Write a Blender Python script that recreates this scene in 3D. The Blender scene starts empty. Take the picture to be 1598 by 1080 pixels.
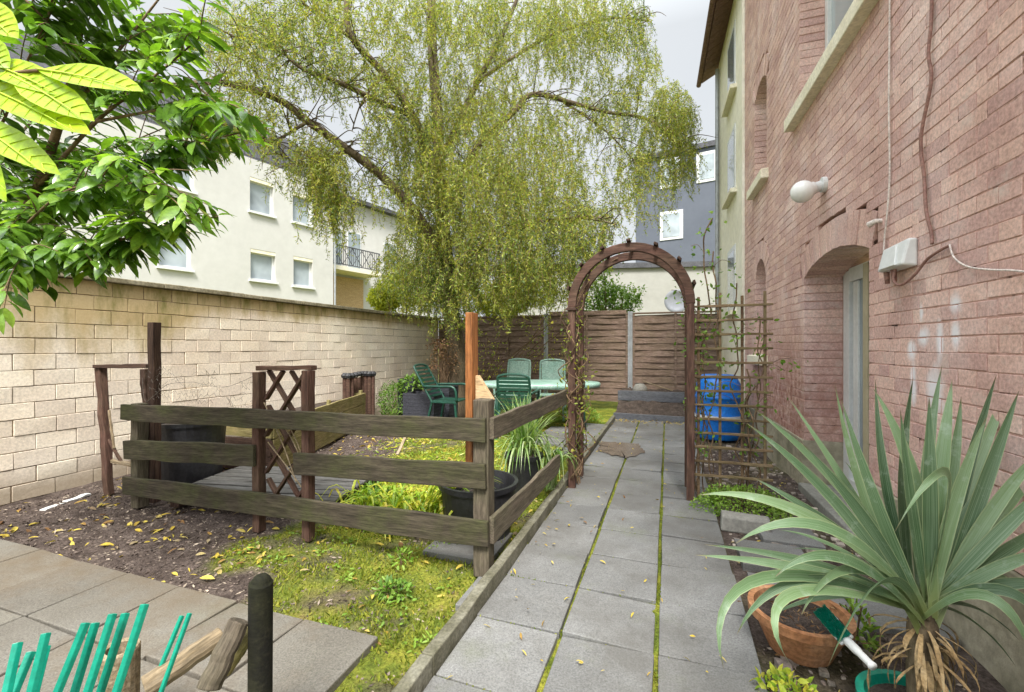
import bpy, math, random
import numpy as np
from mathutils import Vector, Matrix, noise as mnoise
rng = np.random.default_rng(11); random.seed(5)
SC = bpy.context.scene; COL = SC.collection
# ------------------------------------------------------------------ camera
H, F, CX, CY = 1.3, 695.0, 789.5, 541.0
TH = math.atan(251.5/695); ct, st = math.cos(TH), math.sin(TH)
cd = bpy.data.cameras.new('camera'); cam = bpy.data.objects.new('camera', cd); COL.objects.link(cam)
cam.location = (0, 0, H); cam.rotation_euler = (math.pi/2, 0, TH)
cd.sensor_width = 36; cd.lens = 36*F/1598; cd.shift_x = (799-CX)/1598; cd.shift_y = (CY-540)/1598
cd.clip_start = 0.02; cd.clip_end = 2000
SC.camera = cam
# ------------------------------------------------------------------ sky, sun, exposure
SUN_EL, SUN_AZ = math.radians(55), math.radians(160)      # azimuth clockwise from +Y
w = bpy.data.worlds.new('World'); SC.world = w; w.use_nodes = True
nt = w.node_tree; bg = nt.nodes['Background']
sky = nt.nodes.new('ShaderNodeTexSky'); sky.sky_type = 'NISHITA'; sky.sun_disc = False
sky.sun_elevation = SUN_EL; sky.sun_rotation = SUN_AZ; sky.air_density = 1.0; sky.dust_density = 4.0
hs = nt.nodes.new('ShaderNodeHueSaturation'); hs.inputs['Saturation'].default_value = 0.22
tc = nt.nodes.new('ShaderNodeTexCoord'); nz = nt.nodes.new('ShaderNodeTexNoise'); nz.inputs['Scale'].default_value = 2.2; nz.inputs['Detail'].default_value = 6
cr = nt.nodes.new('ShaderNodeValToRGB'); cr.color_ramp.elements[0].position = .3; cr.color_ramp.elements[1].position = .75
cr.color_ramp.elements[0].color = (8.5, 9.1, 9.7, 1); cr.color_ramp.elements[1].color = (10.2, 10.5, 10.8, 1)
mx = nt.nodes.new('ShaderNodeMix'); mx.data_type = 'RGBA'; mx.inputs[0].default_value = 0.8
nt.links.new(sky.outputs[0], hs.inputs['Color']); nt.links.new(tc.outputs['Generated'], nz.inputs['Vector'])
nt.links.new(nz.outputs['Fac'], cr.inputs[0]); nt.links.new(hs.outputs[0], mx.inputs[6]); nt.links.new(cr.outputs[0], mx.inputs[7])
# overcast sky: brighter towards the zenith and on the sun's side, like a real cloud deck
sx = nt.nodes.new('ShaderNodeSeparateXYZ'); nt.links.new(tc.outputs['Generated'], sx.inputs[0])
g1 = nt.nodes.new('ShaderNodeMapRange'); nt.links.new(sx.outputs['Z'], g1.inputs[0])
g2 = nt.nodes.new('ShaderNodeMapRange'); nt.links.new(sx.outputs['Y'], g2.inputs[0])
for g, v in ((g1, (.56, .95, .78, 2.8)), (g2, (.1, -.9, 1., 2.2))):
    for i in range(4): g.inputs[i+1].default_value = v[i]
gm = nt.nodes.new('ShaderNodeMath'); gm.operation = 'MULTIPLY'; nt.links.new(g1.outputs[0], gm.inputs[0]); nt.links.new(g2.outputs[0], gm.inputs[1])
gv = nt.nodes.new('ShaderNodeVectorMath'); gv.operation = 'SCALE'; nt.links.new(mx.outputs[2], gv.inputs[0]); nt.links.new(gm.outputs[0], gv.inputs['Scale'])
nt.links.new(gv.outputs[0], bg.inputs['Color']); bg.inputs['Strength'].default_value = 0.0375
sd = bpy.data.lights.new('sun', 'SUN'); sd.energy = 2.2; sd.angle = math.radians(16); sd.color = (1, .96, .9)
sun = bpy.data.objects.new('sun', sd); COL.objects.link(sun)
sv = Vector((math.sin(SUN_AZ)*math.cos(SUN_EL), math.cos(SUN_AZ)*math.cos(SUN_EL), math.sin(SUN_EL)))
sun.rotation_euler = (-sv).to_track_quat('-Z', 'Y').to_euler(); sun.location = (0, 0, 20)
SC.view_settings.view_transform = 'Standard'; SC.view_settings.look = 'None'
SC.view_settings.exposure = 1.75; SC.view_settings.gamma = 1
try: SC.cycles.max_bounces = 8; SC.cycles.transparent_max_bounces = 8
except Exception: pass

# ------------------------------------------------------------------ measuring helpers
def ray(px, py):
    u = (px-CX)/F; return Vector((ct*u-st, st*u+ct, -(py-CY)/F))
O_ = Vector((0, 0, H))
def D(px, py, f): return O_ + ray(px, py)*f
def G(px, py, z=0):
    d = ray(px, py); return O_ + d*((z-H)/d.z)
def onX(px, py, X): d = ray(px, py); return O_ + d*(X/d.x)
def onY(px, py, Y): d = ray(px, py); return O_ + d*(Y/d.y)
V3 = Vector
# ------------------------------------------------------------------ materials
def _n(nt, t, **k):
    n = nt.nodes.new(t)
    for a, b in k.items(): setattr(n, a, b)
    return n
def ramp(nt, cols, pos=None):
    r = _n(nt, 'ShaderNodeValToRGB'); e = r.color_ramp.elements
    k = len(cols); pos = pos or [.28+.44*i/max(1, k-1) for i in range(k)]
    while len(e) < k: e.new(.5)
    for i in range(k): e[i].position = pos[i]; e[i].color = (*cols[i], 1)
    return r
def base(name, rough, spec=.3):
    m = bpy.data.materials.new(name); m.use_nodes = True; nt = m.node_tree
    b = nt.nodes['Principled BSDF']; b.inputs['Roughness'].default_value = rough; b.inputs['Specular IOR Level'].default_value = spec
    return m, nt, b
def coords(nt, stretch=(1, 1, 1), rnd=True):
    t = _n(nt, 'ShaderNodeTexCoord'); mp = _n(nt, 'ShaderNodeMapping'); mp.inputs['Scale'].default_value = stretch
    nt.links.new(t.outputs['Object'], mp.inputs['Vector'])
    if rnd:
        oi = _n(nt, 'ShaderNodeObjectInfo'); mu = _n(nt, 'ShaderNodeMath', operation='MULTIPLY'); mu.inputs[1].default_value = 37.
        nt.links.new(oi.outputs['Random'], mu.inputs[0]); nt.links.new(mu.outputs[0], mp.inputs['Location'])
    return mp.outputs[0]
def noise(nt, vec, scale, detail=6, rough=.6, dist=0):
    n = _n(nt, 'ShaderNodeTexNoise'); n.inputs['Scale'].default_value = scale; n.inputs['Detail'].default_value = detail
    n.inputs['Roughness'].default_value = rough; n.inputs['Distortion'].default_value = dist
    nt.links.new(vec, n.inputs['Vector']); return n.outputs['Fac']
def mixc(nt, fac, a, b, blend='MIX'):
    m = _n(nt, 'ShaderNodeMix', data_type='RGBA', blend_type=blend)
    if isinstance(fac, (int, float)): m.inputs[0].default_value = fac
    else: nt.links.new(fac, m.inputs[0])
    for i, c in ((6, a), (7, b)):
        if isinstance(c, tuple): m.inputs[i].default_value = (*c, 1)
        else: nt.links.new(c, m.inputs[i])
    return m.outputs[2]
def mrange(nt, v, a, b, lo=0., hi=1.):
    m = _n(nt, 'ShaderNodeMapRange'); nt.links.new(v, m.inputs[0])
    for i, x in enumerate((a, b, lo, hi)): m.inputs[i+1].default_value = x
    return m.outputs[0]
def bumpn(nt, b, h, strength, dist=.01):
    u = _n(nt, 'ShaderNodeBump'); u.inputs['Strength'].default_value = strength; u.inputs['Distance'].default_value = dist
    nt.links.new(h, u.inputs['Height']); nt.links.new(u.outputs[0], b.inputs['Normal'])
def island(nt, col, amt, hue=0.02):
    g = _n(nt, 'ShaderNodeNewGeometry'); h = _n(nt, 'ShaderNodeHueSaturation')
    nt.links.new(mrange(nt, g.outputs['Random Per Island'], 0, 1, 1-amt, 1+amt), h.inputs['Value'])
    nt.links.new(mrange(nt, g.outputs['Random Per Island'], 0, 1, .5-hue, .5+hue), h.inputs['Hue'])
    nt.links.new(col, h.inputs['Color']); return h.outputs[0]
def M(name, cols, scale=4, rough=.8, bump=.3, stretch=(1, 1, 1), spec=.3, fine=.5, isl=0, dist=.004, fs=9, metal=0, rnd=True):
    m, nt, b = base(name, rough, spec); v = coords(nt, stretch, rnd)
    f = noise(nt, v, scale); r = ramp(nt, cols); nt.links.new(f, r.inputs[0]); c = r.outputs[0]
    f2 = noise(nt, v, scale*fs, 4); g = ramp(nt, [(1-fine*.6,)*3, (1+fine*.5,)*3], [.35, .65]); nt.links.new(f2, g.inputs[0])
    c = mixc(nt, 1., c, g.outputs[0], 'MULTIPLY')
    if isl: c = island(nt, c, isl)
    nt.links.new(c, b.inputs['Base Color']); b.inputs['Metallic'].default_value = metal
    if bump: bumpn(nt, b, f2, bump, dist)
    return m
def wood(name, cols, algae=None, amt=.5, rough=.85, bump=.5):
    m, nt, b = base(name, rough, .25); v = coords(nt, (1.2, 14, 14)); v2 = coords(nt, (1, 1, 1))
    f = noise(nt, v, 2.2, 8, .65, .6); r = ramp(nt, cols); nt.links.new(f, r.inputs[0]); c = r.outputs[0]
    if algae:
        a = mrange(nt, noise(nt, v2, 3.5, 6, .65), .42, .66, 0, amt); c = mixc(nt, a, c, algae)
    g = noise(nt, v, 9, 5, .7); k = ramp(nt, [(.55,)*3, (1.25,)*3], [.35, .62]); nt.links.new(g, k.inputs[0])
    c = mixc(nt, 1., c, k.outputs[0], 'MULTIPLY')
    nt.links.new(c, b.inputs['Base Color']); bumpn(nt, b, g, bump, .004); return m
def leafm(name, cols, trans=.35, rough=.45, spec=.4, clump=.8, tint=None):
    m, nt, b = base(name, rough, spec); g = _n(nt, 'ShaderNodeNewGeometry')
    v = coords(nt, (1, 1, 1), False); f = mrange(nt, noise(nt, v, clump, 3), .3, .7)
    a = _n(nt, 'ShaderNodeMath', operation='MULTIPLY_ADD'); nt.links.new(g.outputs['Random Per Island'], a.inputs[0])
    a.inputs[1].default_value = .55; h = _n(nt, 'ShaderNodeMath', operation='MULTIPLY'); nt.links.new(f, h.inputs[0]); h.inputs[1].default_value = .45
    nt.links.new(h.outputs[0], a.inputs[2])
    k = len(cols); r = ramp(nt, cols, [i/(k-1)*.8+.1 for i in range(k)]); nt.links.new(a.outputs[0], r.inputs[0])
    fr = ramp(nt, [(.72,)*3, (1.18,)*3], [.36, .64]); nt.links.new(noise(nt, v, 55, 5, .7), fr.inputs[0]); lc = mixc(nt, 1., r.outputs[0], fr.outputs[0], 'MULTIPLY')
    nt.links.new(lc, b.inputs['Base Color'])
    t = _n(nt, 'ShaderNodeBsdfTranslucent'); ms = _n(nt, 'ShaderNodeMixShader'); ms.inputs[0].default_value = trans
    nt.links.new(mixc(nt, 1., lc, tint or (1.5, 1.5, .6), 'MULTIPLY'), t.inputs['Color'])
    nt.links.new(b.outputs[0], ms.inputs[1]); nt.links.new(t.outputs[0], ms.inputs[2])
    nt.links.new(ms.outputs[0], nt.nodes['Material Output'].inputs['Surface']); return m
def glass(name, col=(.25, .29, .31)):
    m, nt, b = base(name, .06, .6); v = coords(nt); f = noise(nt, v, 1.3, 2); r = ramp(nt, [tuple(x*.75 for x in col), tuple(x*1.3 for x in col)])
    nt.links.new(f, r.inputs[0]); nt.links.new(r.outputs[0], b.inputs['Base Color']); return m

mt = {}
mt['rail'] = wood('weathered_rail_wood', [(0.0188, 0.015, 0.0097), (0.0488, 0.0394, 0.0263), (0.0825, 0.0675, 0.0469)], (.05, .055, .018), .75)
mt['post'] = wood('grey_brown_post_wood', [(0.0434, 0.0341, 0.0248), (0.093, 0.0744, 0.0527), (0.155, 0.124, 0.093)], (.08, .085, .04), .35)
mt['red'] = wood('red_brown_wood', [(.036, .019, .014), (.08, .04, .029), (.14, .08, .06)], (.1, .075, .045), .4)
mt['dark'] = wood('dark_brown_wood', [(0.0224, 0.0128, 0.0096), (0.052, 0.0288, 0.02), (0.088, 0.056, 0.04)])
mt['orange'] = wood('orange_varnished_wood', [(.14, .05, .016), (.26, .1, .032), (.36, .16, .055)], rough=.5)
mt['pine'] = wood('raw_pine', [(.34, .22, .11), (.48, .33, .18), (.55, .4, .24)])
mt['tan'] = wood('olive_tan_plank', [(.14, .11, .045), (.25, .2, .09), (.36, .29, .16)], (.15, .15, .04), .6)
mt['trel'] = wood('brown_trellis_lath', [(.1, .065, .035), (.19, .13, .075), (.28, .21, .13)], (.12, .12, .04), .4)
mt['grey'] = wood('silver_grey_wood', [(0.0578, 0.0536, 0.0475), (0.1073, 0.1031, 0.0949), (0.1568, 0.1485, 0.1403)])
mt['lamel'] = wood('fence_lamella_wood', [(.1, .066, .05), (.19, .13, .1), (.28, .205, .165)], (.13, .11, .055), .35)
mt['log'] = wood('peeled_log_wood', [(0.1488, 0.1054, 0.0558), (0.2604, 0.1984, 0.124), (0.3596, 0.2914, 0.2046)], (.12, .09, .05), .5)
mt['bark'] = M('willow_bark', [(.05, .035, .022), (.12, .09, .055), (.2, .16, .1)], 6, .95, .8, (1, 1, .4), dist=.02)
mt['twig'] = M('brown_twig', [(.06, .035, .022), (.14, .09, .05), (.22, .15, .09)], 9, .9, .3)
mt['black'] = M('black_plastic', [(.012, .012, .014), (.03, .03, .034)], 5, .45, .1, spec=.5)
mt['greenp'] = M('dark_green_plastic', [(0.0066, 0.0385, 0.0248), (0.0138, 0.066, 0.044)], 5, .4, .05, spec=.5)
mt['palep'] = M('pale_green_plastic', [(0.15, 0.285, 0.225), (0.315, 0.435, 0.375)], 5, .4, .05, spec=.5)
mt['teal'] = M('teal_plastic', [(0., 0.195, 0.1275), (0.0075, 0.285, 0.1875)], 7, .38, .15, spec=.5, fine=.25)
mt['blue'] = M('blue_plastic', [(.0, .1, .42), (.01, .2, .68)], 5, .4, .08, spec=.5, fine=.3)
mt['terra'] = M('terracotta', [(0.225, 0.09, 0.0375), (0.345, 0.165, 0.075), (0.39, 0.225, 0.1275)], 6, .85, .3)
mt['slate'] = M('dark_slate_board', [(0.072, 0.076, 0.088), (0.136, 0.14, 0.152)], 5, .6, .3, (.4, 2, 2))
mt['white'] = M('white_plastic', [(0.558, 0.567, 0.558), (0.684, 0.693, 0.684)], 3, .4, .05, spec=.5, fine=.1)
mt['cream'] = M('cream_render', [(.7, .66, .53), (.78, .74, .62), (.82, .79, .69)], 1.1, .9, .15, fine=.12, rnd=False)
mt['plinth'] = M('dirty_cream_plinth', [(0.15, 0.1425, 0.09), (0.3, 0.27, 0.195), (0.42, 0.375, 0.285)], 2.6, .95, .5, fine=.3, rnd=False, dist=.01)
mt['aptw'] = M('pale_apartment_render', [(0.4649, 0.4564, 0.4306), (0.5338, 0.5253, 0.5038)], .35, .9, .1, fine=.06, rnd=False)
mt['annex'] = M('white_annex_render', [(0.2827, 0.278, 0.2497), (0.3393, 0.3346, 0.311)], .5, .9, .1, fine=.08, rnd=False)
mt['bluew'] = M('blue_grey_render', [(.085, .095, .118), (.11, .122, .148)], .5, .9, .1, fine=.06, rnd=False)
mt['sill'] = M('cream_stone_sill', [(.66, .6, .45), (.82, .77, .63)], 5, .85, .3, fine=.25)
mt['roof'] = M('dark_roof', [(.05, .05, .055), (.09, .09, .1)], 3, .8, .3)
mt['eave'] = wood('brown_eave_board', [(.1, .055, .04), (.17, .1, .08), (.24, .15, .12)])
mt['glass'] = glass('window_glass'); mt['pane'] = glass('pale_window_glass', (.3, .34, .36))
mt['steel'] = M('galvanised_steel', [(.3, .31, .32), (.48, .5, .52)], 6, .5, .1, metal=.6, fine=.2)
mt['concrete'] = M('grey_concrete', [(0.168, 0.161, 0.14), (0.252, 0.245, 0.217)], 5, .9, .4, fine=.3)
mt['coping'] = M('mossy_coping', [(.13, .11, .06), (.24, .21, .14), (.33, .3, .22)], 4, .95, .5, fine=.5, rnd=False)
mt['curb'] = M('mossy_kerb', [(0.07, 0.0665, 0.0385), (0.126, 0.119, 0.084), (0.189, 0.182, 0.14)], 8, .95, .5, fine=.5)
mt['cable'] = M('brown_painted_cable', [(.2, .1, .08), (.3, .17, .14)], 8, .6, .1)
mt['wcable'] = M('white_cable', [(.5, .42, .38), (.66, .6, .55)], 8, .6, .1)
mt['wire'] = M('rusty_wire', [(.08, .065, .05), (.16, .14, .12)], 9, .7, .1, metal=.3)
mt['soil'] = M('dark_soil', [(.03, .022, .017), (.075, .056, .045), (.13, .1, .08)], 14, .95, 1, fine=.8, dist=.02)
mt['rattan'] = M('dark_rattan', [(.025, .026, .032), (.06, .062, .075)], 20, .7, .8, (1, 1, 3))
mt['beige'] = M('beige_board', [(0.364, 0.308, 0.196), (0.42, 0.364, 0.252)], 3, .6, .1, fine=.1)
mt['fibre'] = M('dry_yucca_fibre', [(0.15, 0.09, 0.0375), (0.315, 0.2175, 0.105), (0.42, 0.315, 0.18)], 12, .9, .5)
mt['dish'] = M('grey_dish', [(.2, .21, .24), (.26, .27, .3)], 3, .6, 0, fine=.1)
L = {}
L['willow'] = leafm('willow_leaf', [(.05, .085, .02), (.1, .155, .03), (.175, .235, .04), (.28, .33, .055), (.39, .36, .055), (.23, .28, .06), (.08, .14, .04)], .4, .5, .35, .55)
L['laurel'] = leafm('laurel_leaf', [(.045, .095, .018), (.08, .165, .024), (.15, .28, .04), (.29, .42, .07)], .4, .2, .6, 2, (1.4, 1.5, .4))
L['lime'] = leafm('lime_leaf', [(.3, .48, .012), (.42, .58, .02)], .42, .35, .45, 2, (1.3, 1.25, .5))
L['lemon'] = leafm('lemon_leaf', [(.22, .27, .03), (.36, .4, .04), (.48, .46, .05)], .4, .5, .3, 1)
L['bush'] = leafm('bush_leaf', [(.06, .14, .02), (.13, .25, .03), (.24, .36, .07)], .35, .45, .4, 2)
L['sedge'] = leafm('sedge_leaf', [(.06, .13, .03), (.14, .26, .05), (.3, .4, .16), (.42, .46, .3)], .35, .4, .4, 3)
L['strap'] = leafm('strap_leaf', [(.1, .2, .02), (.24, .36, .03), (.45, .46, .05), (.5, .36, .07)], .35, .4, .4, 4)
L['moss'] = leafm('moss_blade', [(.06, .1, .01), (.13, .175, .018), (.24, .26, .028), (.26, .2, .055)], .3, .7, .2, 2.2)
L['cover'] = leafm('ground_cover_leaf', [(0.105, 0.21, 0.0188), (0.195, 0.33, 0.0375), (0.3, 0.4125, 0.09)], .35, .5, .4, 3)
L['litter'] = leafm('fallen_leaf', [(.1, .05, .022), (.22, .12, .045), (.42, .31, .045), (.5, .4, .08), (.3, .24, .14), (.16, .1, .06)], .15, .7, .2, 3)
L['dry'] = leafm('dry_leaf', [(.1, .05, .03), (.2, .11, .06), (.34, .24, .12)], .2, .8, .2, 3)
L['chips'] = leafm('bark_chip', [(.03, .022, .018), (.07, .054, .045), (.15, .115, .095), (.26, .21, .165), (.42, .35, .27)], .0, .9, .2, 5)

def yuccam():
    m, nt, b = base('yucca_leaf', .38, .45); at = _n(nt, 'ShaderNodeAttribute', attribute_name='across'); al = _n(nt, 'ShaderNodeAttribute', attribute_name='along')
    g = _n(nt, 'ShaderNodeNewGeometry'); v = coords(nt, (1, 1, 1), False)
    r = ramp(nt, [(.028, .08, .026), (.07, .145, .055), (.15, .24, .1)], [.1, .5, .9]); nt.links.new(g.outputs['Random Per Island'], r.inputs[0])
    cb = _n(nt, 'ShaderNodeCombineXYZ'); m1 = _n(nt, 'ShaderNodeMath', operation='MULTIPLY'); m1.inputs[1].default_value = 9
    nt.links.new(at.outputs['Fac'], m1.inputs[0]); nt.links.new(m1.outputs[0], cb.inputs[0]); nt.links.new(al.outputs['Fac'], cb.inputs[1]); m2 = _n(nt, 'ShaderNodeMath', operation='MULTIPLY'); m2.inputs[1].default_value = 50
    nt.links.new(g.outputs['Random Per Island'], m2.inputs[0]); nt.links.new(m2.outputs[0], cb.inputs[2])
    st_ = noise(nt, cb.outputs[0], 1.6, 4, .7)
    c = mixc(nt, mrange(nt, st_, .42, .66, 0, .55), r.outputs[0], (.33, .42, .28))
    c = mixc(nt, mrange(nt, noise(nt, v, 17, 6, .7), .56, .7, 0, .5), c, (.34, .42, .34))
    c = mixc(nt, mrange(nt, al.outputs['Fac'], .22, .02, 0, .75), c, (.24, .27, .08))
    tip = _n(nt, 'ShaderNodeMath', operation='MULTIPLY_ADD'); nt.links.new(st_, tip.inputs[0]); tip.inputs[1].default_value = .1; nt.links.new(al.outputs['Fac'], tip.inputs[2])
    c = mixc(nt, mrange(nt, tip.outputs[0], .985, 1.04, 0, .9), c, (.12, .07, .035))
    ab = _n(nt, 'ShaderNodeMath', operation='ABSOLUTE'); nt.links.new(at.outputs['Fac'], ab.inputs[0])
    c = mixc(nt, mrange(nt, ab.outputs[0], .86, 1., 0, .7), c, (.42, .46, .24))
    nt.links.new(c, b.inputs['Base Color']); bumpn(nt, b, st_, .35, .003)
    t = _n(nt, 'ShaderNodeBsdfTranslucent'); ms = _n(nt, 'ShaderNodeMixShader'); ms.inputs[0].default_value = .25
    nt.links.new(c, t.inputs['Color']); nt.links.new(b.outputs[0], ms.inputs[1]); nt.links.new(t.outputs[0], ms.inputs[2])
    nt.links.new(ms.outputs[0], nt.nodes['Material Output'].inputs['Surface']); return m
L['yucca'] = yuccam()

def brickm():
    m, nt, b = base('painted_brick', .72, .3); v = coords(nt, (1, 1, 1), False)
    r = ramp(nt, [(.47, .285, .24), (.6, .395, .345), (.72, .55, .505)]); nt.links.new(noise(nt, v, 1.6, 6, .65), r.inputs[0])
    c = island(nt, r.outputs[0], .13, .008)
    g = ramp(nt, [(.72,)*3, (1.14,)*3], [.36, .62]); nt.links.new(noise(nt, v, 60, 6, .7), g.inputs[0]); c = mixc(nt, 1., c, g.outputs[0], 'MULTIPLY')
    c = mixc(nt, mrange(nt, noise(nt, v, 9, 8, .75), .63, .74, 0, .5), c, (.22, .12, .1))     # chipped paint
    c = mixc(nt, mrange(nt, noise(nt, v, 5.3, 7, .7), .55, .72, 0, .6), c, (.58, .5, .45))
    # worn, darker red area beside the door near the ground
    sp = _n(nt, 'ShaderNodeSeparateXYZ'); nt.links.new(v, sp.inputs[0])
    a1 = mrange(nt, sp.outputs['Z'], 1.7, .9); a2 = mrange(nt, sp.outputs['Y'], 4.6, 4.9); a3 = mrange(nt, sp.outputs['Y'], 7.6, 6.2)
    mm = _n(nt, 'ShaderNodeMath', operation='MULTIPLY'); nt.links.new(a1, mm.inputs[0]); nt.links.new(a2, mm.inputs[1])
    m2 = _n(nt, 'ShaderNodeMath', operation='MULTIPLY'); nt.links.new(mm.outputs[0], m2.inputs[0]); nt.links.new(a3, m2.inputs[1])
    m3 = _n(nt, 'ShaderNodeMath', operation='MULTIPLY'); nt.links.new(m2.outputs[0], m3.inputs[0]); nt.links.new(mrange(nt, noise(nt, v, 14, 6, .7), .38, .62, .1, .95), m3.inputs[1])
    c = mixc(nt, m3.outputs[0], c, (.25, .1, .065))
    # pale filler smears
    w1 = noise(nt, v, 7, 5, .6)
    for (sy, sz, ry, rz) in ((2.97, 1.28, .045, .06), (2.86, 1.35, .05, .05), (2.72, 1.33, .03, .1), (2.6, 1.36, .03, .07), (2.76, 1.08, .07, .13), (2.95, 1.12, .03, .13), (2.66, .98, .05, .06), (2.6, 1.5, .05, .05), (2.88, 1.47, .02, .05)):
        q = _n(nt, 'ShaderNodeVectorMath', operation='SUBTRACT'); nt.links.new(v, q.inputs[0]); q.inputs[1].default_value = (0, sy, sz)
        q2 = _n(nt, 'ShaderNodeVectorMath', operation='MULTIPLY'); nt.links.new(q.outputs[0], q2.inputs[0]); q2.inputs[1].default_value = (0, 1/ry, 1/rz)
        ln = _n(nt, 'ShaderNodeVectorMath', operation='LENGTH'); nt.links.new(q2.outputs[0], ln.inputs[0])
        ad = _n(nt, 'ShaderNodeMath', operation='MULTIPLY_ADD'); nt.links.new(w1, ad.inputs[0]); ad.inputs[1].default_value = 1.6; nt.links.new(ln.outputs['Value'], ad.inputs[2])
        c = mixc(nt, mrange(nt, ad.outputs[0], 2.0, 1.2, 0, .9), c, (.74, .72, .75))
    nt.links.new(c, b.inputs['Base Color']); bumpn(nt, b, noise(nt, v, 30, 6, .65), .3, .006); return m
mt['brick'] = brickm()
def mortarm():
    m, nt, b = base('painted_mortar', .9, .2); v = coords(nt, (1, 1, 1), False)
    r = ramp(nt, [(.55, .34, .295), (.44, .27, .225), (.06, .034, .026)], [.45, .56, .62]); nt.links.new(noise(nt, v, 4.5, 8, .75), r.inputs[0])
    nt.links.new(r.outputs[0], b.inputs['Base Color']); bumpn(nt, b, noise(nt, v, 60, 6), .7, .01); return m
mt['mortar'] = mortarm()
def blockm():
    m, nt, b = base('cream_sand_lime_block', .9, .2); v = coords(nt, (1, 1, 1), False)
    r = ramp(nt, [(.69, .575, .455), (.79, .69, .565), (.83, .755, .64)]); nt.links.new(noise(nt, v, 1.1, 5), r.inputs[0])
    c = island(nt, r.outputs[0], .09, .006)
    g = ramp(nt, [(.8,)*3, (1.08,)*3], [.36, .62]); nt.links.new(noise(nt, v, 45, 6, .7), g.inputs[0]); c = mixc(nt, 1., c, g.outputs[0], 'MULTIPLY')
    sp = _n(nt, 'ShaderNodeSeparateXYZ'); nt.links.new(v, sp.inputs[0])
    v2 = _n(nt, 'ShaderNodeMapping'); nt.links.new(v, v2.inputs['Vector']); v2.inputs['Scale'].default_value = (1, 1.6, .5)
    sn = noise(nt, v2.outputs[0], 1.7, 6, .65)
    # algae stain from the coping: deep at the near end, a band further on
    dep = mrange(nt, sp.outputs['Y'], -1.0, .4, .8, .26)
    z0 = _n(nt, 'ShaderNodeMath', operation='SUBTRACT'); z0.inputs[0].default_value = 1.95; nt.links.new(sp.outputs['Z'], z0.inputs[1])
    dv = _n(nt, 'ShaderNodeMath', operation='DIVIDE'); nt.links.new(z0.outputs[0], dv.inputs[0]); nt.links.new(dep, dv.inputs[1])
    ad = _n(nt, 'ShaderNodeMath', operation='MULTIPLY_ADD'); nt.links.new(sn, ad.inputs[0]); ad.inputs[1].default_value = -1.5; nt.links.new(dv.outputs[0], ad.inputs[2])
    c = mixc(nt, mrange(nt, ad.outputs[0], .3, -.25, 0, .8), c, (.42, .3, .12))
    gsn = noise(nt, v2.outputs[0], 3.1, 6, .7)
    sg = _n(nt, 'ShaderNodeMath', operation='MULTIPLY'); nt.links.new(mrange(nt, ad.outputs[0], .2, -.5), sg.inputs[0]); nt.links.new(mrange(nt, gsn, .45, .62), sg.inputs[1])
    c = mixc(nt, sg.outputs[0], c, (.24, .21, .075))
    lo = _n(nt, 'ShaderNodeMath', operation='MULTIPLY_ADD'); nt.links.new(sn, lo.inputs[0]); lo.inputs[1].default_value = -.3; nt.links.new(sp.outputs['Z'], lo.inputs[2])
    c = mixc(nt, mrange(nt, lo.outputs[0], .12, -.1, 0, .7), c, (.25, .19, .12))
    nt.links.new(c, b.inputs['Base Color']); bumpn(nt, b, noise(nt, v, 50, 8, .7), .35, .006); return m
mt['block'] = blockm()
mt['bmortar'] = M('block_mortar', [(.1, .07, .045), (.26, .19, .12), (.45, .36, .26)], 5, .95, .4, rnd=False)
def slabm(name, cols, moss, amt, stain):
    m, nt, b = base(name, .75, .35); v = coords(nt, (1, 1, 1), False)
    r = ramp(nt, cols); nt.links.new(noise(nt, v, 1.3, 6, .65), r.inputs[0]); c = island(nt, r.outputs[0], .1, .004)
    sp = ramp(nt, [(.55,)*3, (.97,)*3, (1.35,)*3], [.34, .5, .68]); nt.links.new(noise(nt, v, 130, 3, .75), sp.inputs[0]); c = mixc(nt, .85, c, mixc(nt, 1., c, sp.outputs[0], 'MULTIPLY'))
    c = mixc(nt, mrange(nt, noise(nt, v, 2.1, 7, .7), .55, .75, 0, amt), c, moss)
    c = mixc(nt, mrange(nt, noise(nt, v, .9, 7, .7), .44, .64, 0, .85), c, stain)
    nt.links.new(c, b.inputs['Base Color']); nt.links.new(mrange(nt, noise(nt, v, 1.7, 5), .4, .65, .55, .85), b.inputs['Roughness'])
    bumpn(nt, b, noise(nt, v, 130, 4, .7), .5, .005); return m
mt['path'] = slabm('exposed_aggregate_slab', [(0.1208, 0.1208, 0.1168), (0.161, 0.161, 0.1554), (0.1932, 0.1932, 0.1852)], (.1, .115, .045), .45, (.085, .08, .07))
mt['patio'] = slabm('worn_concrete_slab', [(0.112, 0.1008, 0.0812), (0.1456, 0.1344, 0.112), (0.1736, 0.1624, 0.14)], (.1, .11, .05), .4, (.11, .08, .048))
def groundm():
    m, nt, b = base('garden_ground', .95, .15); v = coords(nt, (1, 1, 1), False); at = _n(nt, 'ShaderNodeAttribute', attribute_name='moss')
    r = ramp(nt, [(.035, .025, .02), (.085, .064, .054), (.15, .118, .1)]); nt.links.new(noise(nt, v, 9, 8, .7), r.inputs[0])
    g = ramp(nt, [(.06, .085, .013), (.13, .165, .02), (.25, .25, .033), (.21, .15, .06)], [.3, .45, .6, .72]); nt.links.new(noise(nt, v, 4, 7, .7), g.inputs[0])
    c = mixc(nt, at.outputs['Fac'], r.outputs[0], g.outputs[0])
    f = noise(nt, v, 70, 6, .75); k = ramp(nt, [(.45,)*3, (1.5,)*3], [.35, .65]); nt.links.new(f, k.inputs[0]); c = mixc(nt, 1., c, k.outputs[0], 'MULTIPLY')
    nt.links.new(c, b.inputs['Base Color']); bumpn(nt, b, f, .9, .02); return m
mt['ground'] = groundm()

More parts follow.
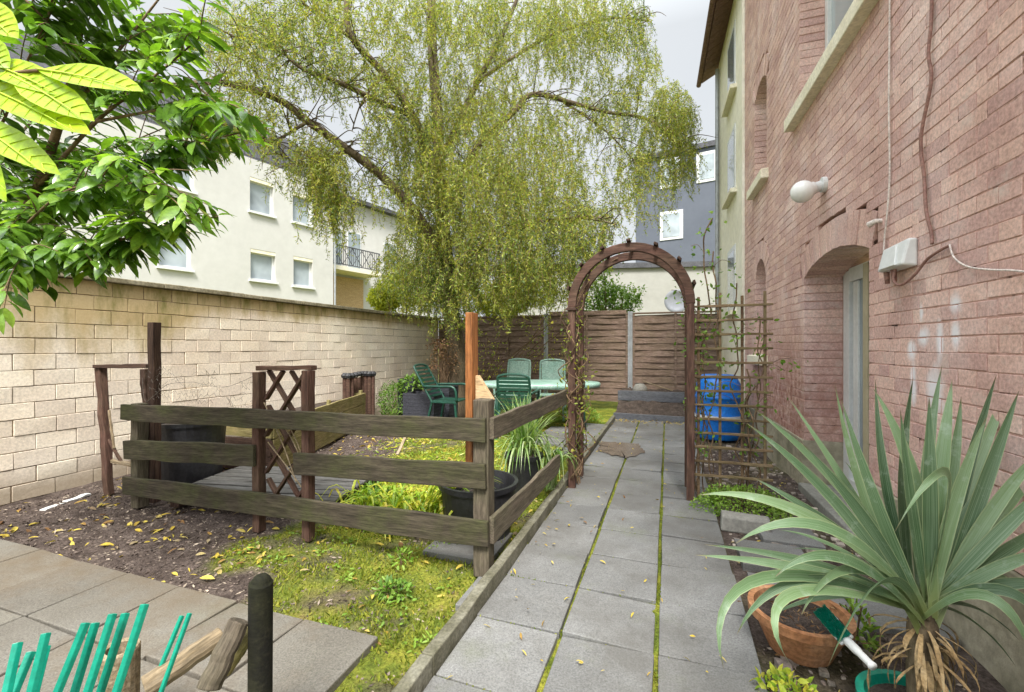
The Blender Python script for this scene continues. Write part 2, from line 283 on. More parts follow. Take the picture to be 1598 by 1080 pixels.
# ------------------------------------------------------------------ mesh helpers
class MB:
    def __init__(s): s.v = []; s.f = []; s.n = 0
    def add(s, V, Fc):
        V = np.asarray(V, float).reshape(-1, 3); s.v.append(V)
        s.f.extend([[i+s.n for i in q] for q in Fc]); s.n += len(V); return s
    def addnp(s, V, Q):
        s.v.append(V); s.f.extend((Q+s.n).tolist()); s.n += len(V); return s
    def box(s, a, b):
        (x0, y0, z0), (x1, y1, z1) = a, b
        return s.add([(x0, y0, z0), (x1, y0, z0), (x1, y1, z0), (x0, y1, z0), (x0, y0, z1), (x1, y0, z1), (x1, y1, z1), (x0, y1, z1)],
                     [(0, 3, 2, 1), (4, 5, 6, 7), (0, 1, 5, 4), (1, 2, 6, 5), (2, 3, 7, 6), (3, 0, 4, 7)])
    def hexa(s, P):
        return s.add([tuple(p) for p in P], [(0, 3, 2, 1), (4, 5, 6, 7), (0, 1, 5, 4), (1, 2, 6, 5), (2, 3, 7, 6), (3, 0, 4, 7)])
    def bar(s, p0, p1, w, h, up=(0, 0, 1)):
        p0, p1 = V3(p0), V3(p1); x = (p1-p0).normalized(); y = V3(up).cross(x)
        if y.length < 1e-4: y = V3((0, 1, 0)).cross(x)
        y.normalize(); z = x.cross(y); y = y*w/2; z = z*h/2
        return s.hexa([p0-y-z, p1-y-z, p1+y-z, p0+y-z, p0-y+z, p1-y+z, p1+y+z, p0+y+z])
    def tube(s, pts, rad, n=8, cap=True):
        pts = [V3(p) for p in pts]; k = len(pts)
        if not hasattr(rad, '__len__'): rad = [rad]*k
        V = []; Fc = []; prev = None
        for i, p in enumerate(pts):
            t = (pts[min(i+1, k-1)]-pts[max(i-1, 0)]).normalized()
            if prev is None:
                a = V3((0, 0, 1)) if abs(t.z) < .9 else V3((1, 0, 0)); u = t.cross(a).normalized()
            else: u = (prev-t*prev.dot(t)).normalized()
            prev = u; w_ = t.cross(u)
            for j in range(n):
                an = 2*math.pi*j/n; V.append(p+(u*math.cos(an)+w_*math.sin(an))*rad[i])
        for i in range(k-1):
            for j in range(n): Fc.append((i*n+j, i*n+(j+1) % n, (i+1)*n+(j+1) % n, (i+1)*n+j))
        if cap: Fc.append(tuple(range(n-1, -1, -1))); Fc.append(tuple((k-1)*n+j for j in range(n)))
        return s.add(V, Fc)
    def lathe(s, c, prof, n=32, sx=1, sy=1, rot=0):
        V = []; Fc = []; k = len(prof)
        for r, z in prof:
            for j in range(n):
                a = 2*math.pi*j/n; x, y = r*math.cos(a)*sx, r*math.sin(a)*sy
                V.append((c[0]+x*math.cos(rot)-y*math.sin(rot), c[1]+x*math.sin(rot)+y*math.cos(rot), c[2]+z))
        for i in range(k-1):
            for j in range(n): Fc.append((i*n+j, i*n+(j+1) % n, (i+1)*n+(j+1) % n, (i+1)*n+j))
        return s.add(V, Fc)
def catmull(P, sub=5):
    P = [V3(p) for p in P]; o = []
    for i in range(len(P)-1):
        a, b, c, d = P[max(i-1, 0)], P[i], P[i+1], P[min(i+2, len(P)-1)]
        for k in range(sub):
            t = k/sub; o.append(.5*((2*b)+(c-a)*t+(2*a-5*b+4*c-d)*t*t+(3*b-a-3*c+d)*t**3))
    return o+[P[-1]]
def build(name, mb, mat, root=None, smooth=False, bevel=0, M4=None, solo=False):
    V = np.concatenate(mb.v); off = V3((0, 0, 0))
    if M4 is None:
        if root is not None: off = V3(root.location)
        elif solo: off = V3(((V[:, 0].min()+V[:, 0].max())/2, (V[:, 1].min()+V[:, 1].max())/2, V[:, 2].min()))
        V = V-np.array(off)
    me = bpy.data.meshes.new(name); me.from_pydata(V.tolist(), [], mb.f); me.update()
    if mat: me.materials.append(mat)
    if smooth: me.polygons.foreach_set('use_smooth', [True]*len(me.polygons))
    o = bpy.data.objects.new(name, me); COL.objects.link(o)
    if root is not None:
        o.parent = root
        if M4 is not None: o.matrix_local = Matrix.Translation(-V3(root.location)) @ M4
    elif M4 is not None: o.matrix_world = M4
    else: o.location = off
    if bevel:
        b = o.modifiers.new('bevel', 'BEVEL'); b.width = bevel; b.segments = 2; b.limit_method = 'ANGLE'
    return o
def sub(name, mb, mat, par, root, **k):          # a sub-part: child of a part, in the part's own frame
    o = build(name, mb, mat, root, **k); o.parent = par
    o.matrix_basis = par.matrix_basis.inverted() @ o.matrix_basis
    return o
def tag(o, label, cat, group=None):
    o['label'] = label; o['category'] = cat
    if group: o['group'] = group
    return o
def thing(name, label, cat, loc, group=None):
    o = bpy.data.objects.new(name, None); COL.objects.link(o); o.location = V3(loc); o.empty_display_size = .1
    return tag(o, label, cat, group)
def kind(o, k): o['kind'] = k; return o
def beam(name, p0, p1, w, h, mat, root=None, up=(0, 0, 1), jit=.004, seg=8, bevel=.004):
    """a board with its grain along its own X axis, slightly warped"""
    p0, p1 = V3(p0), V3(p1); ln = (p1-p0).length; x = (p1-p0)/ln; y = V3(up).cross(x)
    if y.length < 1e-3: y = V3((0, 1, 0)).cross(x)
    y.normalize(); z = x.cross(y)
    mb = MB(); V = []; Fc = []
    for i in range(seg+1):
        t = i/seg*ln; j = [(random.uniform(-1, 1)*jit) for _ in range(4)]
        V += [(t, -w/2+j[0]*.5, -h/2+j[1]), (t, w/2+j[0]*.5, -h/2+j[1]), (t, w/2+j[2]*.5, h/2+j[3]), (t, -w/2+j[2]*.5, h/2+j[3])]
    for i in range(seg):
        for k in range(4): Fc.append((i*4+k, i*4+(k+1) % 4, i*4+4+(k+1) % 4, i*4+4+k)[::-1])
    Fc.append((0, 1, 2, 3)); Fc.append((seg*4+3, seg*4+2, seg*4+1, seg*4))
    mb.add(V, Fc)
    M4 = Matrix(((x.x, y.x, z.x, p0.x), (x.y, y.y, z.y, p0.y), (x.z, y.z, z.z, p0.z), (0, 0, 0, 1)))
    return build(name, mb, mat, root, bevel=bevel, M4=M4)
def nrm(a): return a/np.maximum(np.linalg.norm(a, axis=1, keepdims=True), 1e-9)
def rvec(n): return nrm(rng.normal(size=(n, 3)))
def diamonds(mb, P, Dr, L_, W_, fold=.0):
    n = len(P); N = rvec(n); S = nrm(np.cross(Dr, N)); L_ = np.broadcast_to(np.asarray(L_, float).reshape(-1, 1), (n, 1)); W_ = np.broadcast_to(np.asarray(W_, float).reshape(-1, 1), (n, 1))
    mid = P+Dr*L_*.42
    V = np.stack([P, mid+S*W_*.5, P+Dr*L_, mid-S*W_*.5], 1).reshape(-1, 3)
    mb.addnp(V, np.arange(n*4).reshape(-1, 4))
def bigleaves(mb, P, Dr, Up, L_, W_, droop=.15, fold=.25, prof=((0, .02), (.12, .45), (.35, .95), (.6, 1.), (.82, .62), (1, .03))):
    n = len(P); L_ = np.asarray(L_, float).reshape(-1, 1); W_ = np.asarray(W_, float).reshape(-1, 1)
    S = nrm(np.cross(Dr, Up)); N = nrm(np.cross(S, Dr)); rows = []
    for t, w_ in prof:
        c = P+Dr*L_*t-N*L_*droop*t*t
        rows += [c+S*W_*w_*.5+N*W_*w_*fold*.5, c, c-S*W_*w_*.5+N*W_*w_*fold*.5]
    V = np.stack(rows, 1).reshape(-1, 3); k = len(prof)*3; Q = []
    for i in range(len(prof)-1):
        a = i*3; Q += [(a, a+1, a+4, a+3), (a+1, a+2, a+5, a+4)]
    Q = (np.arange(n)[:, None, None]*k+np.array(Q)[None]).reshape(-1, 4)
    mb.addnp(V, Q)
def blade(mb, p0, p1, p2, wd, n=8, taper=.12, fold=.2, side=None):
    """strap leaf along a quadratic curve"""
    p0, p1, p2 = V3(p0), V3(p1), V3(p2); V = []; ac = []
    for i in range(n+1):
        t = i/n; c = p0*(1-t)**2+p1*2*t*(1-t)+p2*t*t; d = ((p1-p0)*(1-t)+(p2-p1)*t).normalized()
        s = side or d.cross(V3((0, 0, 1)))
        if s.length < .05: s = d.cross(V3((1, 0, 0)))
        s = (s-d*s.dot(d)).normalized(); up = s.cross(d)
        ww = wd*(.55+.45*min(1, t/.35))*(1 if t < .5 else max(.02, 1-((t-.5)/.5)**1.7))*.5
        V += [c+s*ww+up*ww*fold*2, c, c-s*ww+up*ww*fold*2]; ac += [(1, t), (0, t), (-1, t)]
    Fc = []
    for i in range(n): Fc += [(i*3, i*3+1, i*3+4, i*3+3), (i*3+1, i*3+2, i*3+5, i*3+4)]
    mb.add(V, Fc); return ac
def fbm(x, y, s=1.): return math.sin(x*1.7*s+1.3)*math.cos(y*2.1*s-.7)+.5*math.sin(x*4.3*s-y*3.1*s+.4)+.25*math.sin(x*9.1*s+y*7.7*s)
def mossmask(x, y):
    n = fbm(x, y, 1.4)*.35
    m = min(1, max(0, (x+2.45+n*1.3+.12*(y-2.3))/.5)) if y < 3.1 else min(1, max(0, (x+3.4+n)/.7))
    if -.86 > x and y < 3.4: m *= min(1, max(0.15, .95-1.15*max(0, fbm(x+3, y*1.3, 2.6)*.6-.02)))
    if x > .37: m = max(0, n*.8-.05)
    return m
def gz(x, y): return -.012+.012*fbm(x, y, 1.6)+.006*fbm(y, x, 5)-.004

# ================================================================== GROUND
def grid_mesh(name, xs, ys, mat):
    V = [(x, y, gz(x, y) if (-6 < x < 3 and -1 < y < 10) else -.03) for y in ys for x in xs]; nx = len(xs)
    Fc = [(j*nx+i, j*nx+i+1, (j+1)*nx+i+1, (j+1)*nx+i) for j in range(len(ys)-1) for i in range(nx-1)]
    o = build(name, MB().add(V, Fc), mat, smooth=True)
    at = o.data.attributes.new('moss', 'FLOAT', 'POINT'); at.data.foreach_set('value', [mossmask(x, y) if (-6 < x < 3 and -1 < y < 10) else .8 for y in ys for x in xs])
    return o
xs = [-300, -80, -20, -8]+list(np.arange(-6, 2.2, .07))+[4, 12, 60, 300]; ys = [-60, -8, -3]+list(np.arange(-1.2, 9.8, .07))+[14, 40, 120, 600]
kind(grid_mesh('ground', xs, ys, mt['ground']), 'structure')
def slab(mb, x0, x1, y0, y1, z, th=.05):
    j = lambda: random.uniform(-.004, .004); tl = (random.gauss(0, .0035), random.gauss(0, .0035)); dz = [tl[0]*a+tl[1]*b+random.uniform(-.001, .001) for a, b in ((-1, -1), (1, -1), (1, 1), (-1, 1))]; q = [(x0+j(), y0+j()), (x1+j(), y0+j()), (x1+j(), y1+j()), (x0+j(), y1+j())]
    mb.hexa([(a, b, z-th) for a, b in q]+[(a, b, z+d) for (a, b), d in zip(q, dz)])
XS = [-.862, -.451, -.043, .364]; PI_ = .414
mb = MB()
for k in range(-4, 20):
    y0 = 1.934+(k-2)*PI_-.8
    for i in range(3):
        oy = .0 if i < 2 else .012
        if y0 > 7.9: continue
        slab(mb, XS[i]+(.005 if i == 0 else .011), XS[i+1]-.011, y0+oy+.004, min(y0+oy+PI_-.005, 8.1), .012)
kind(build('garden_path', mb, mt['path'], bevel=.004), 'structure')
mb = MB()                                                # grey slabs left of the kerb, behind the arch and under the tub
for (a, b, c, d) in ((-1.45, -1.0, 2.47, 2.9), (-.99, -.935, 2.0, 2.3), (-1.32, -.94, 5.3, 5.72), (-1.32, -.94, 5.74, 6.16), (-1.32, -.94, 6.18, 6.6), (-1.32, -.94, 6.62, 7.04), (-1.32, -.94, 7.06, 7.5), (-1.76, -1.34, 5.74, 6.16), (-1.76, -1.34, 6.18, 6.6), (-1.76, -1.34, 6.62, 7.04)):
    slab(mb, a, b, c, d, .016)
kind(build('side_slabs', mb, mt['path'], bevel=.004), 'structure')
mb = MB()
for i in range(9):
    for k in range(6):
        x1 = -1.19-i*.424; y0 = 1.66-(k+1)*.44
        slab(mb, x1-.424+.005, x1-.005, y0+.006, y0+.434, .014+random.uniform(-.004, .006))
kind(build('patio', mb, mt['patio'], bevel=.005), 'structure')
mb = MB()
for (a, b, c, d) in ((.42, .8, 2.95, 3.33), (.43, .85, 2.42, 2.86), (.6, .95, 3.36, 3.7), (.86, 1.2, 2.5, 2.95)): slab(mb, a, b, c, d, .02)
kind(build('house_side_slabs', mb, mt['path'], bevel=.004), 'structure')
# joint moss strips along the two long seams and in the cross joints
mb = MB()
for x in (XS[1], XS[2]):
    P = []
    for _ in range(1500):
        y = 1.3+6.5*random.random()**1.5
        if fbm(x*3+1, y, 3.1)+.5*fbm(y*3, x, 4) > .22: P.append((x+random.gauss(0, .006), y, .0))
    P = np.array(P); n = len(P); d = nrm(np.stack([rng.normal(0, .5, n), rng.normal(0, .5, n), np.ones(n)*.7], 1)); diamonds(mb, P, d, rng.uniform(.008, .017, n), .006)
P = np.stack([rng.uniform(-.86, .37, 500), 1.934-.8+PI_*rng.integers(0, 15, 500)-.0, np.full(500, .003)], 1); P[:, 0] = np.where(rng.random(500) < .6, -.86+rng.exponential(.12, 500), P[:, 0]); P = P[P[:, 0] < .36]
n = len(P); diamonds(mb, P, nrm(np.stack([rng.normal(0, .5, n), rng.normal(0, .3, n), np.ones(n)*.6], 1)), rng.uniform(.008, .018, n), .007)
kind(build('joint_moss', mb, L['moss']), 'stuff')
# kerb board along the path
kb = thing('kerb', 'long mossy concrete kerb dividing the path from the garden', 'kerb', (-.885, 1, 0))
for a, b in ((-.4, 1.55), (1.553, 3.7), (3.703, 5.9), (5.903, 8.1)):
    beam('kerb_stone', (-.892, a, .005), (-.892, b, .005), .055, .15, mt['curb'], kb, jit=.004, seg=14, bevel=.006)
# stains on the far path
def patch(name, pts, z, mat):
    pts = [V3(p) for p in pts]; c = sum(pts, V3())/len(pts); V = []
    for a, b in zip(pts, pts[1:]+pts[:1]):
        for t in range(9): p = a.lerp(b, t/9); V.append((p.x+random.gauss(0, .014), p.y+random.gauss(0, .03), z))
    n = len(V); V.append((c.x, c.y, z)); return kind(build(name, MB().add(V, [(i, (i+1) % n, n) for i in range(n)]), mat), 'structure')
mt['wetpatch'] = M('brown_wet_soil', [(.1, .08, .06), (.155, .125, .095)], 6, .25, .2, spec=.5, fine=.3, rnd=False)
patch('muddy_patch', [G(930, 706), G(940, 691), G(995, 694), G(1007, 709), G(978, 717), G(962, 713)], .021, mt['wetpatch'])

# moss, grass, chips and leaves
def scatter(n, x0, x1, y0, y1, test):
    P = np.stack([rng.uniform(x0, x1, n), rng.uniform(y0, y1, n)], 1); k = np.array([test(a, b) > random.random() for a, b in P]); P = P[k]
    return np.column_stack([P, [gz(a, b) for a, b in P]])
near = lambda x, y: 1.2/(1+max(0, y-1.8)*.45)
notpatio = lambda x, y: 0 if (y < 1.66 and x < -1.19) or (-.92 < x < .37) or (x < -5.1) or x > 1.15 else 1
mb = MB()
P = scatter(90000, -3.4, -.92, 1.2, 7.6, lambda x, y: notpatio(x, y)*near(x, y)*(mossmask(x, y) > .35)*max(.1, min(1, .6+.9*fbm(x*2, y*2, 2.1))))
n = len(P); diamonds(mb, P, nrm(np.stack([rng.normal(0, .6, n), rng.normal(0, .6, n), np.full(n, .8)], 1)), rng.uniform(.012, .034, n), rng.uniform(.006, .012, n))
P = scatter(11000, -3.2, -.92, 1.5, 6.5, lambda x, y: notpatio(x, y)*(mossmask(x, y) > .3)*(fbm(x*2.3, y*1.9, 1.7) > .35))
n = len(P); diamonds(mb, P, nrm(np.stack([rng.normal(0, .8, n), rng.normal(0, .8, n), np.full(n, .9)], 1)), rng.uniform(.03, .075, n), .006)
kind(build('moss', mb, L['moss']), 'stuff')
mb = MB()
P = scatter(30000, -5.1, -.92, 1.2, 7.5, lambda x, y: notpatio(x, y)*near(x, y)*(1-.85*mossmask(x, y)))
P2 = scatter(4000, .38, 1.15, 1.2, 7.5, lambda x, y: near(x, y)); P = np.concatenate([P, P2]); P[:, 2] += .004
n = len(P); diamonds(mb, P, nrm(np.stack([rng.normal(size=n), rng.normal(size=n), rng.normal(0, .3, n)], 1)), rng.uniform(.01, .04, n), rng.uniform(.005, .014, n))
kind(build('soil_crumbs', mb, L['chips']), 'stuff')
mb = MB()
P = scatter(4200, -5.1, -.9, 1.4, 7.6, lambda x, y: (.12 if y < 1.66 and x < -1.19 and y < 1.5 else 1)*(.12+.88*(fbm(x*2, y*2, 2.3) > .3))*(1 if x < -2.3 or y > 3.2 else .55)*(0 if x > -.92 else 1))
P2 = scatter(260, -.86, .36, 1.4, 8, lambda x, y: .5 if x > -.6 else 1); P2[:, 2] = .018
P3 = np.stack([rng.uniform(-.84, .3, 260), rng.normal(7.9, .12, 260), np.full(260, .02)], 1); P4 = scatter(170, .38, 1.1, 1.5, 5, lambda x, y: .8)
P = np.concatenate([P, P2, P3, P4]); P[:, 2] += .012; n = len(P); d = nrm(np.stack([rng.normal(size=n), rng.normal(size=n), rng.normal(0, .2, n)], 1))
up = nrm(np.stack([rng.normal(0, .35, n), rng.normal(0, .35, n), np.ones(n)], 1)); ll = rng.uniform(.03, .085, n); ll[len(P)-len(P4)-len(P3)-len(P2):] *= .5
bigleaves(mb, P, d, up, ll, ll*rng.uniform(.2, .42, n), .25, .5)
kind(build('fallen_leaves', mb, L['litter'], smooth=True), 'stuff')

# ================================================================== GARDEN WALL (left)
WX = -5.2
gw = thing('garden_wall', 'long cream block garden wall with stained top courses and coping', 'wall', (WX, 4, 0))
mb = MB(); bh, bl = .1395, .286
for c in range(14):
    z0 = -.02+c*bh; off = (c % 2)*bl/2+random.uniform(-.01, .01); y = -1.6+off
    while y < 9.55:
        y1 = min(y+bl, 9.58)
        if y1-y > .06:
            j = lambda: random.uniform(-.0025, .0025); f = random.uniform(-.003, .003)
            g = random.uniform(.0022, .004); a, b, p, q = y+g+j(), y1-g+j(), z0+g+j(), z0+bh-g+j()
            mb.hexa([(WX-.12, a, p), (WX+f, a, p), (WX+f+j(), b, p), (WX-.12, b, p), (WX-.12, a, q), (WX+f, a, q), (WX+f+j(), b, q), (WX-.12, b, q)])
        y += bl
build('blocks', mb, mt['block'], gw, bevel=.003)
build('mortar', MB().box((WX-.24, -1.6, -.1), (WX-.007, 9.585, 1.93)), mt['bmortar'], gw)
cp = MB(); y = -1.6
while y < 9.5:
    y1 = min(y+.98, 9.59); cp.box((WX-.28, y+.003, 1.932+random.uniform(0, .004)), (WX+.05, y1-.003, 1.985+random.uniform(0, .006))); y += .98
build('coping', cp, mt['coping'], gw, bevel=.008)

# ================================================================== BRICK HOUSE (right)
RB = math.radians(1.4)
def HP(s, n, z): return V3((1.2-(s-4)*math.sin(RB)-n*math.cos(RB), 4+(s-4)*math.cos(RB)-n*math.sin(RB), z))
MH = Matrix.Translation(V3((1.2, 4, 0))) @ Matrix.Rotation(RB, 4, 'Z') @ Matrix.Translation(V3((0, -4, 0)))    # local: x = into the house, y = s, z
house = thing('brick_house', 'tall painted pink brick house with arched garden door on the right', 'house', (1.2, 4, 0))
def hb(name, mb, mat, par=None, **k):
    o = build(name, mb, mat, house, M4=MH, **k)
    if par is not None: o.parent = par; o.matrix_basis = par.matrix_basis.inverted() @ o.matrix_basis
    return o
S0, S1, ZT = -.6, 7.62, 7.4
OPEN = [  # s0, s1, z0, zspring, zcrown
 (3.47, 4.77, .0, 1.93, 2.05), (3.45, 4.9, 3.55, 5.2, 5.35), (6.22, 6.9, 3.47, 4.62, 4.74), (6.26, 6.85, 1.2, 2.2, 2.43), (-.1, 1.3, 3.5, 5.2, 5.35), (.1, 1.35, 1.1, 2.1, 2.25)]
def arc(o, s, add=0):
    s0, s1, z0, zs, zc = o; hw = (s1-s0)/2; r = zc-zs; R_ = (hw*hw+r*r)/(2*r); cz = zc-R_; R2 = R_+add; d = s-(s0+s1)/2
    return cz+math.sqrt(max(0, R2*R2-d*d))
RING = .235
def cuts(za, zb):
    zm = (za+zb)/2; out = []
    for o in OPEN:
        s0, s1, z0, zs, zc = o
        if zb <= z0+.01: continue
        if zm < zs: out.append((s0, s1)); continue
        lo = hi = None; n = 60
        for k in range(n+1):
            s = s0-.12+(s1-s0+.24)*k/n
            if arc(o, s, RING) > zm-.01 and (zm > zs-.05) and zm < zc+RING+.02:
                lo = s if lo is None else lo; hi = s
        if lo is not None: out.append((lo, hi))
    return sorted(out)
CH = .0745; mb = MB(); mo = MB(); nrows = int(ZT/CH)
for c in range(6, nrows):
    z0 = c*CH; z1 = z0+CH; cs = cuts(z0, z1); segs = []; a = S0
    for (p, q) in cs: segs.append((a, p)); a = q
    segs.append((a, S1))
    for (a, b) in segs:
        if b-a < .02: continue
        header = c % 2; L0 = .125 if header else .25
        s = S0-.25+(.0625 if header else 0)
        wig = lambda s_: .006*math.sin(s_*2.1+c*.12)+.0025*math.sin(s_*5.3+c*.5)
        while s < b:
            e = s+L0
            if s < a and e-a < .045: e += L0
            if e < b and b-e < .045: e = b
            p, q = max(s, a), min(e, b); s = e
            if q-p < .015: continue
            jam = (abs(p-a) < 1e-6 and a > S0+.1) or (abs(q-b) < 1e-6 and b < S1-.1)
            g = random.uniform(.0012, .0042); gv = random.uniform(.002, .0048); j = lambda k=.003: random.uniform(-k, k); f = random.uniform(-.0006, .0012); dp = .3 if jam else .06
            za, zb = z0+g+wig(p)+j(.0015), z1-g*1.25+wig(p)+j(.0022)
            j2 = lambda: random.uniform(-.0015, .0015)
            mb.hexa([(f+j2(), p+gv, za), (dp, p+gv, za), (dp, q-gv, za+j(.002)), (f+j2(), q-gv, za+j(.002)), (f+j2(), p+gv, zb), (dp, p+gv, zb), (dp, q-gv, zb+j(.002)), (f+j2(), q-gv, zb+j(.002))])
        mo.box((.0035, a+.011 if a > S0 else a, z0), (.42, b-.011 if b < S1 else b, z1))
wall = hb('wall', mb, mt['brick'], bevel=.0025)
hb('mortar_bed', mo, mt['mortar'], wall)
# soldier arches
for o in OPEN:
    mb = MB(); mo = MB()
    s0, s1, z0, zs, zc = o; hw = (s1-s0)/2; r = zc-zs; R_ = (hw*hw+r*r)/(2*r); cz = zc-R_; cs_ = (s0+s1)/2; amax = math.asin(hw/R_)+.02; k = max(5, int(2*amax*R_/.074))
    for i in range(k):
        a0 = -amax+2*amax*i/k; a1 = -amax+2*amax*(i+1)/k; ga = .0035/R_
        P = []
        for x in (0, .3):
            pass
        ri, ro = R_+random.uniform(-.003, .003), R_+RING-.004; f = random.uniform(-.006, .003)
        pt = lambda a_, r_: (cs_+r_*math.sin(a_), cz+r_*math.cos(a_))
        q = [pt(a0+ga, ri), pt(a1-ga, ri), pt(a1-ga, ro), pt(a0+ga, ro)]
        mb.hexa([(f, *q[0]), (.3, *q[0]), (.3, *q[1]), (f, *q[1]), (f, *q[3]), (.3, *q[3]), (.3, *q[2]), (f, *q[2])])
        q = [pt(a0, R_+.004), pt(a1, R_+.004), pt(a1, R_+RING), pt(a0, R_+RING)]
        mo.hexa([(.009, *q[0]), (.41, *q[0]), (.41, *q[1]), (.009, *q[1]), (.009, *q[3]), (.41, *q[3]), (.41, *q[2]), (.009, *q[2])])
    ar = hb('brick_arch', mb, mt['brick'], bevel=.0025); hb('mortar_bed', mo, mt['mortar'], ar)
mb = MB()
for (a, b) in ((S0, 3.47), (4.77, S1)): mb.box((-.012, a, -.1), (.4, b, 6*CH-.004))
hb('plinth', mb, mt['plinth'], bevel=.006)
hb('gable', MB().box((.1, S0, nrows*CH), (.4, S1, nrows*CH+.05)), mt['mortar'])
# door
dr = hb('garden_door', MB().box((.33, 3.5, .1), (.36, 4.65, 1.9)), mt['glass'])
fr = MB()
fr.box((.3, 4.64, .06), (.37, 4.766, 1.96)); fr.box((.3, 3.474, .06), (.37, 3.57, 1.96)); fr.box((.302, 3.57, 1.86), (.368, 4.66, 1.98)); fr.box((.302, 3.57, .06), (.368, 4.66, .16))
hb('door_frame', fr, mt['white'], dr, bevel=.004)
lf = MB(); lf.box((.315, 4.5, .165), (.332, 4.6, 1.855)); lf.box((.315, 3.58, .165), (.332, 3.68, 1.855)); hb('door_leaf', lf, mt['white'], dr, bevel=.004)
hb('side_board', MB().box((.2, 4.02, .3), (.28, 4.1, 1.93)), mt['beige'], dr, bevel=.004)
hb('threshold', MB().box((-.05, 3.475, -.1), (.4, 4.765, .055)), mt['concrete'], bevel=.01)
for o, panes in ((OPEN[1], 2), (OPEN[2], 1), (OPEN[3], 1), (OPEN[4], 2), (OPEN[5], 2)):
    s0, s1, z0, zs, zc = o; x = .2
    fr = MB(); fr.box((x, s0+.004, z0), (x+.07, s0+.075, zc)); fr.box((x, s1-.075, z0), (x+.07, s1-.004, zc)); fr.box((x+.002, s0+.075, z0), (x+.068, s1-.075, z0+.08)); fr.box((x+.002, s0+.075, zs-.06), (x+.068, s1-.075, zc+.02))
    if panes == 2: fr.box((x+.004, (s0+s1)/2-.05, z0+.08), (x+.066, (s0+s1)/2+.05, zs-.06))
    wn = hb('window', fr, mt['white'], bevel=.004)
    hb('pane', MB().box((x+.03, s0+.07, z0+.07), (x+.04, s1-.07, zs)), mt['pane'], wn)
    ex = .2 if panes == 2 else .1
    sl = MB(); V = [(-.085, s0-ex, z0-.13), (.2, s0-ex, z0-.13), (.2, s1+ex, z0-.13), (-.085, s1+ex, z0-.13), (-.085, s0-ex, z0-.015), (.2, s0-ex, z0+.012), (.2, s1+ex, z0+.012), (-.085, s1+ex, z0-.015)]
    hb('sill', sl.hexa(V), mt['sill'], wn, bevel=.008)
# things on the brick wall
wl = thing('wall_lamp', 'white opal globe wall lamp above the arched door', 'lamp', HP(4.23, 0, 2.56))
mb = MB(); 
mb.tube([HP(4.23, -.005, 2.6), HP(4.23, .03, 2.6)], .06, 20); mb.tube([HP(4.23, .03, 2.595), HP(4.22, .1, 2.57)], [.04, .045], 16); build('lamp_base', mb, mt['white'], wl, smooth=False, bevel=.003)
mb = MB(); ax = (HP(4.21, .245, 2.53)-HP(4.22, .08, 2.58)); pts = []; rr = []
for i in range(13):
    t = i/12; pts.append(HP(4.22, .08, 2.58)+ax*t); rr.append(max(.012, .088*math.sqrt(max(0, 1-((t-.5)/.5)**2))) if t > .15 else .05)
opal, nto, bo = base('opal_glass', .25, .5); vo = coords(nto); ro = ramp(nto, [(.72, .72, .7), (.82, .82, .8)]); nto.links.new(noise(nto, vo, 6), ro.inputs[0]); nto.links.new(ro.outputs[0], bo.inputs['Base Color'])
build('globe', mb.tube(pts, rr, 24), opal, wl, smooth=True)
jb = thing('junction_box', 'cream plastic junction box with conduits on the brick wall', 'box', HP(3.1, 0, 1.74))
mb = MB(); b0 = [(2.93, 0), (3.27, 0), (3.27, .07), (2.93, .1)]
mb.hexa([HP(3.17, .0, 1.72), HP(2.9, .0, 1.72), HP(2.9, .075, 1.73), HP(3.17, .075, 1.73), HP(3.17, .0, 1.86), HP(2.9, .0, 1.87), HP(2.9, .045, 1.87), HP(3.17, .045, 1.86)])
build('box_body', mb, mt['white'], jb, bevel=.012)
build('lid_ridge', MB().hexa([HP(3.13, .073, 1.735), HP(2.95, .073, 1.735), HP(2.95, .084, 1.737), HP(3.13, .084, 1.737), HP(3.08, .047, 1.85), HP(3.0, .047, 1.85), HP(3.0, .054, 1.852), HP(3.08, .054, 1.852)]), mt['white'], jb, bevel=.003)
for s_ in (3.14, 3.06): build('cable_gland', MB().tube([HP(s_, .04, 1.73), HP(s_, .035, 1.66)], [.014, .011], 10), mt['cable'], jb, smooth=True)
def cable(label, pts, r, mat, grp=None):
    return tag(build('cable', MB().tube(catmull([HP(*p) for p in pts], 8), r, 8), mat, smooth=True, solo=True), label, 'cable', grp)
cable('thin pale cable hanging straight down to the junction box', [(3.16, .012, 5.2), (3.17, .014, 4.0), (3.175, .01, 3.27), (3.17, .016, 2.7), (3.175, .01, 2.3), (3.2, .014, 2.05), (3.23, .012, 1.95), (3.22, .02, 1.86)], .005, mt['wcable'])
cable('thicker pinkish brown cable wriggling down the brick wall', [(2.74, .014, 5.2), (2.76, .02, 3.9), (2.755, .014, 3.0), (2.77, .02, 2.75), (2.76, .014, 2.6), (2.83, .022, 2.36), (2.82, .014, 2.15), (2.79, .02, 1.98), (2.76, .014, 1.86), (2.74, .02, 1.8)], .008, mt['cable'])
cable('brown cable looping out below the junction box', [(3.03, .045, 1.73), (3.02, .055, 1.66), (2.95, .05, 1.63), (2.87, .03, 1.67), (2.8, .015, 1.73), (2.7, .014, 1.755), (2.62, .012, 1.765)], .007, mt['cable'])
cable('loose white cord sagging across the bricks', [(2.62, .012, 1.77), (2.57, .02, 1.7), (2.48, .02, 1.645), (2.35, .016, 1.61), (2.2, .014, 1.58), (1.9, .014, 1.5)], .004, mt['wcable'])
tag(build('wall_bracket', MB().tube([HP(3.3, -.01, 2.06), HP(3.3, .03, 2.06), HP(3.34, .045, 2.05)], [.014, .014, .02], 10), mt['wcable'], solo=True), 'small pale cable bracket above the junction box', 'bracket')

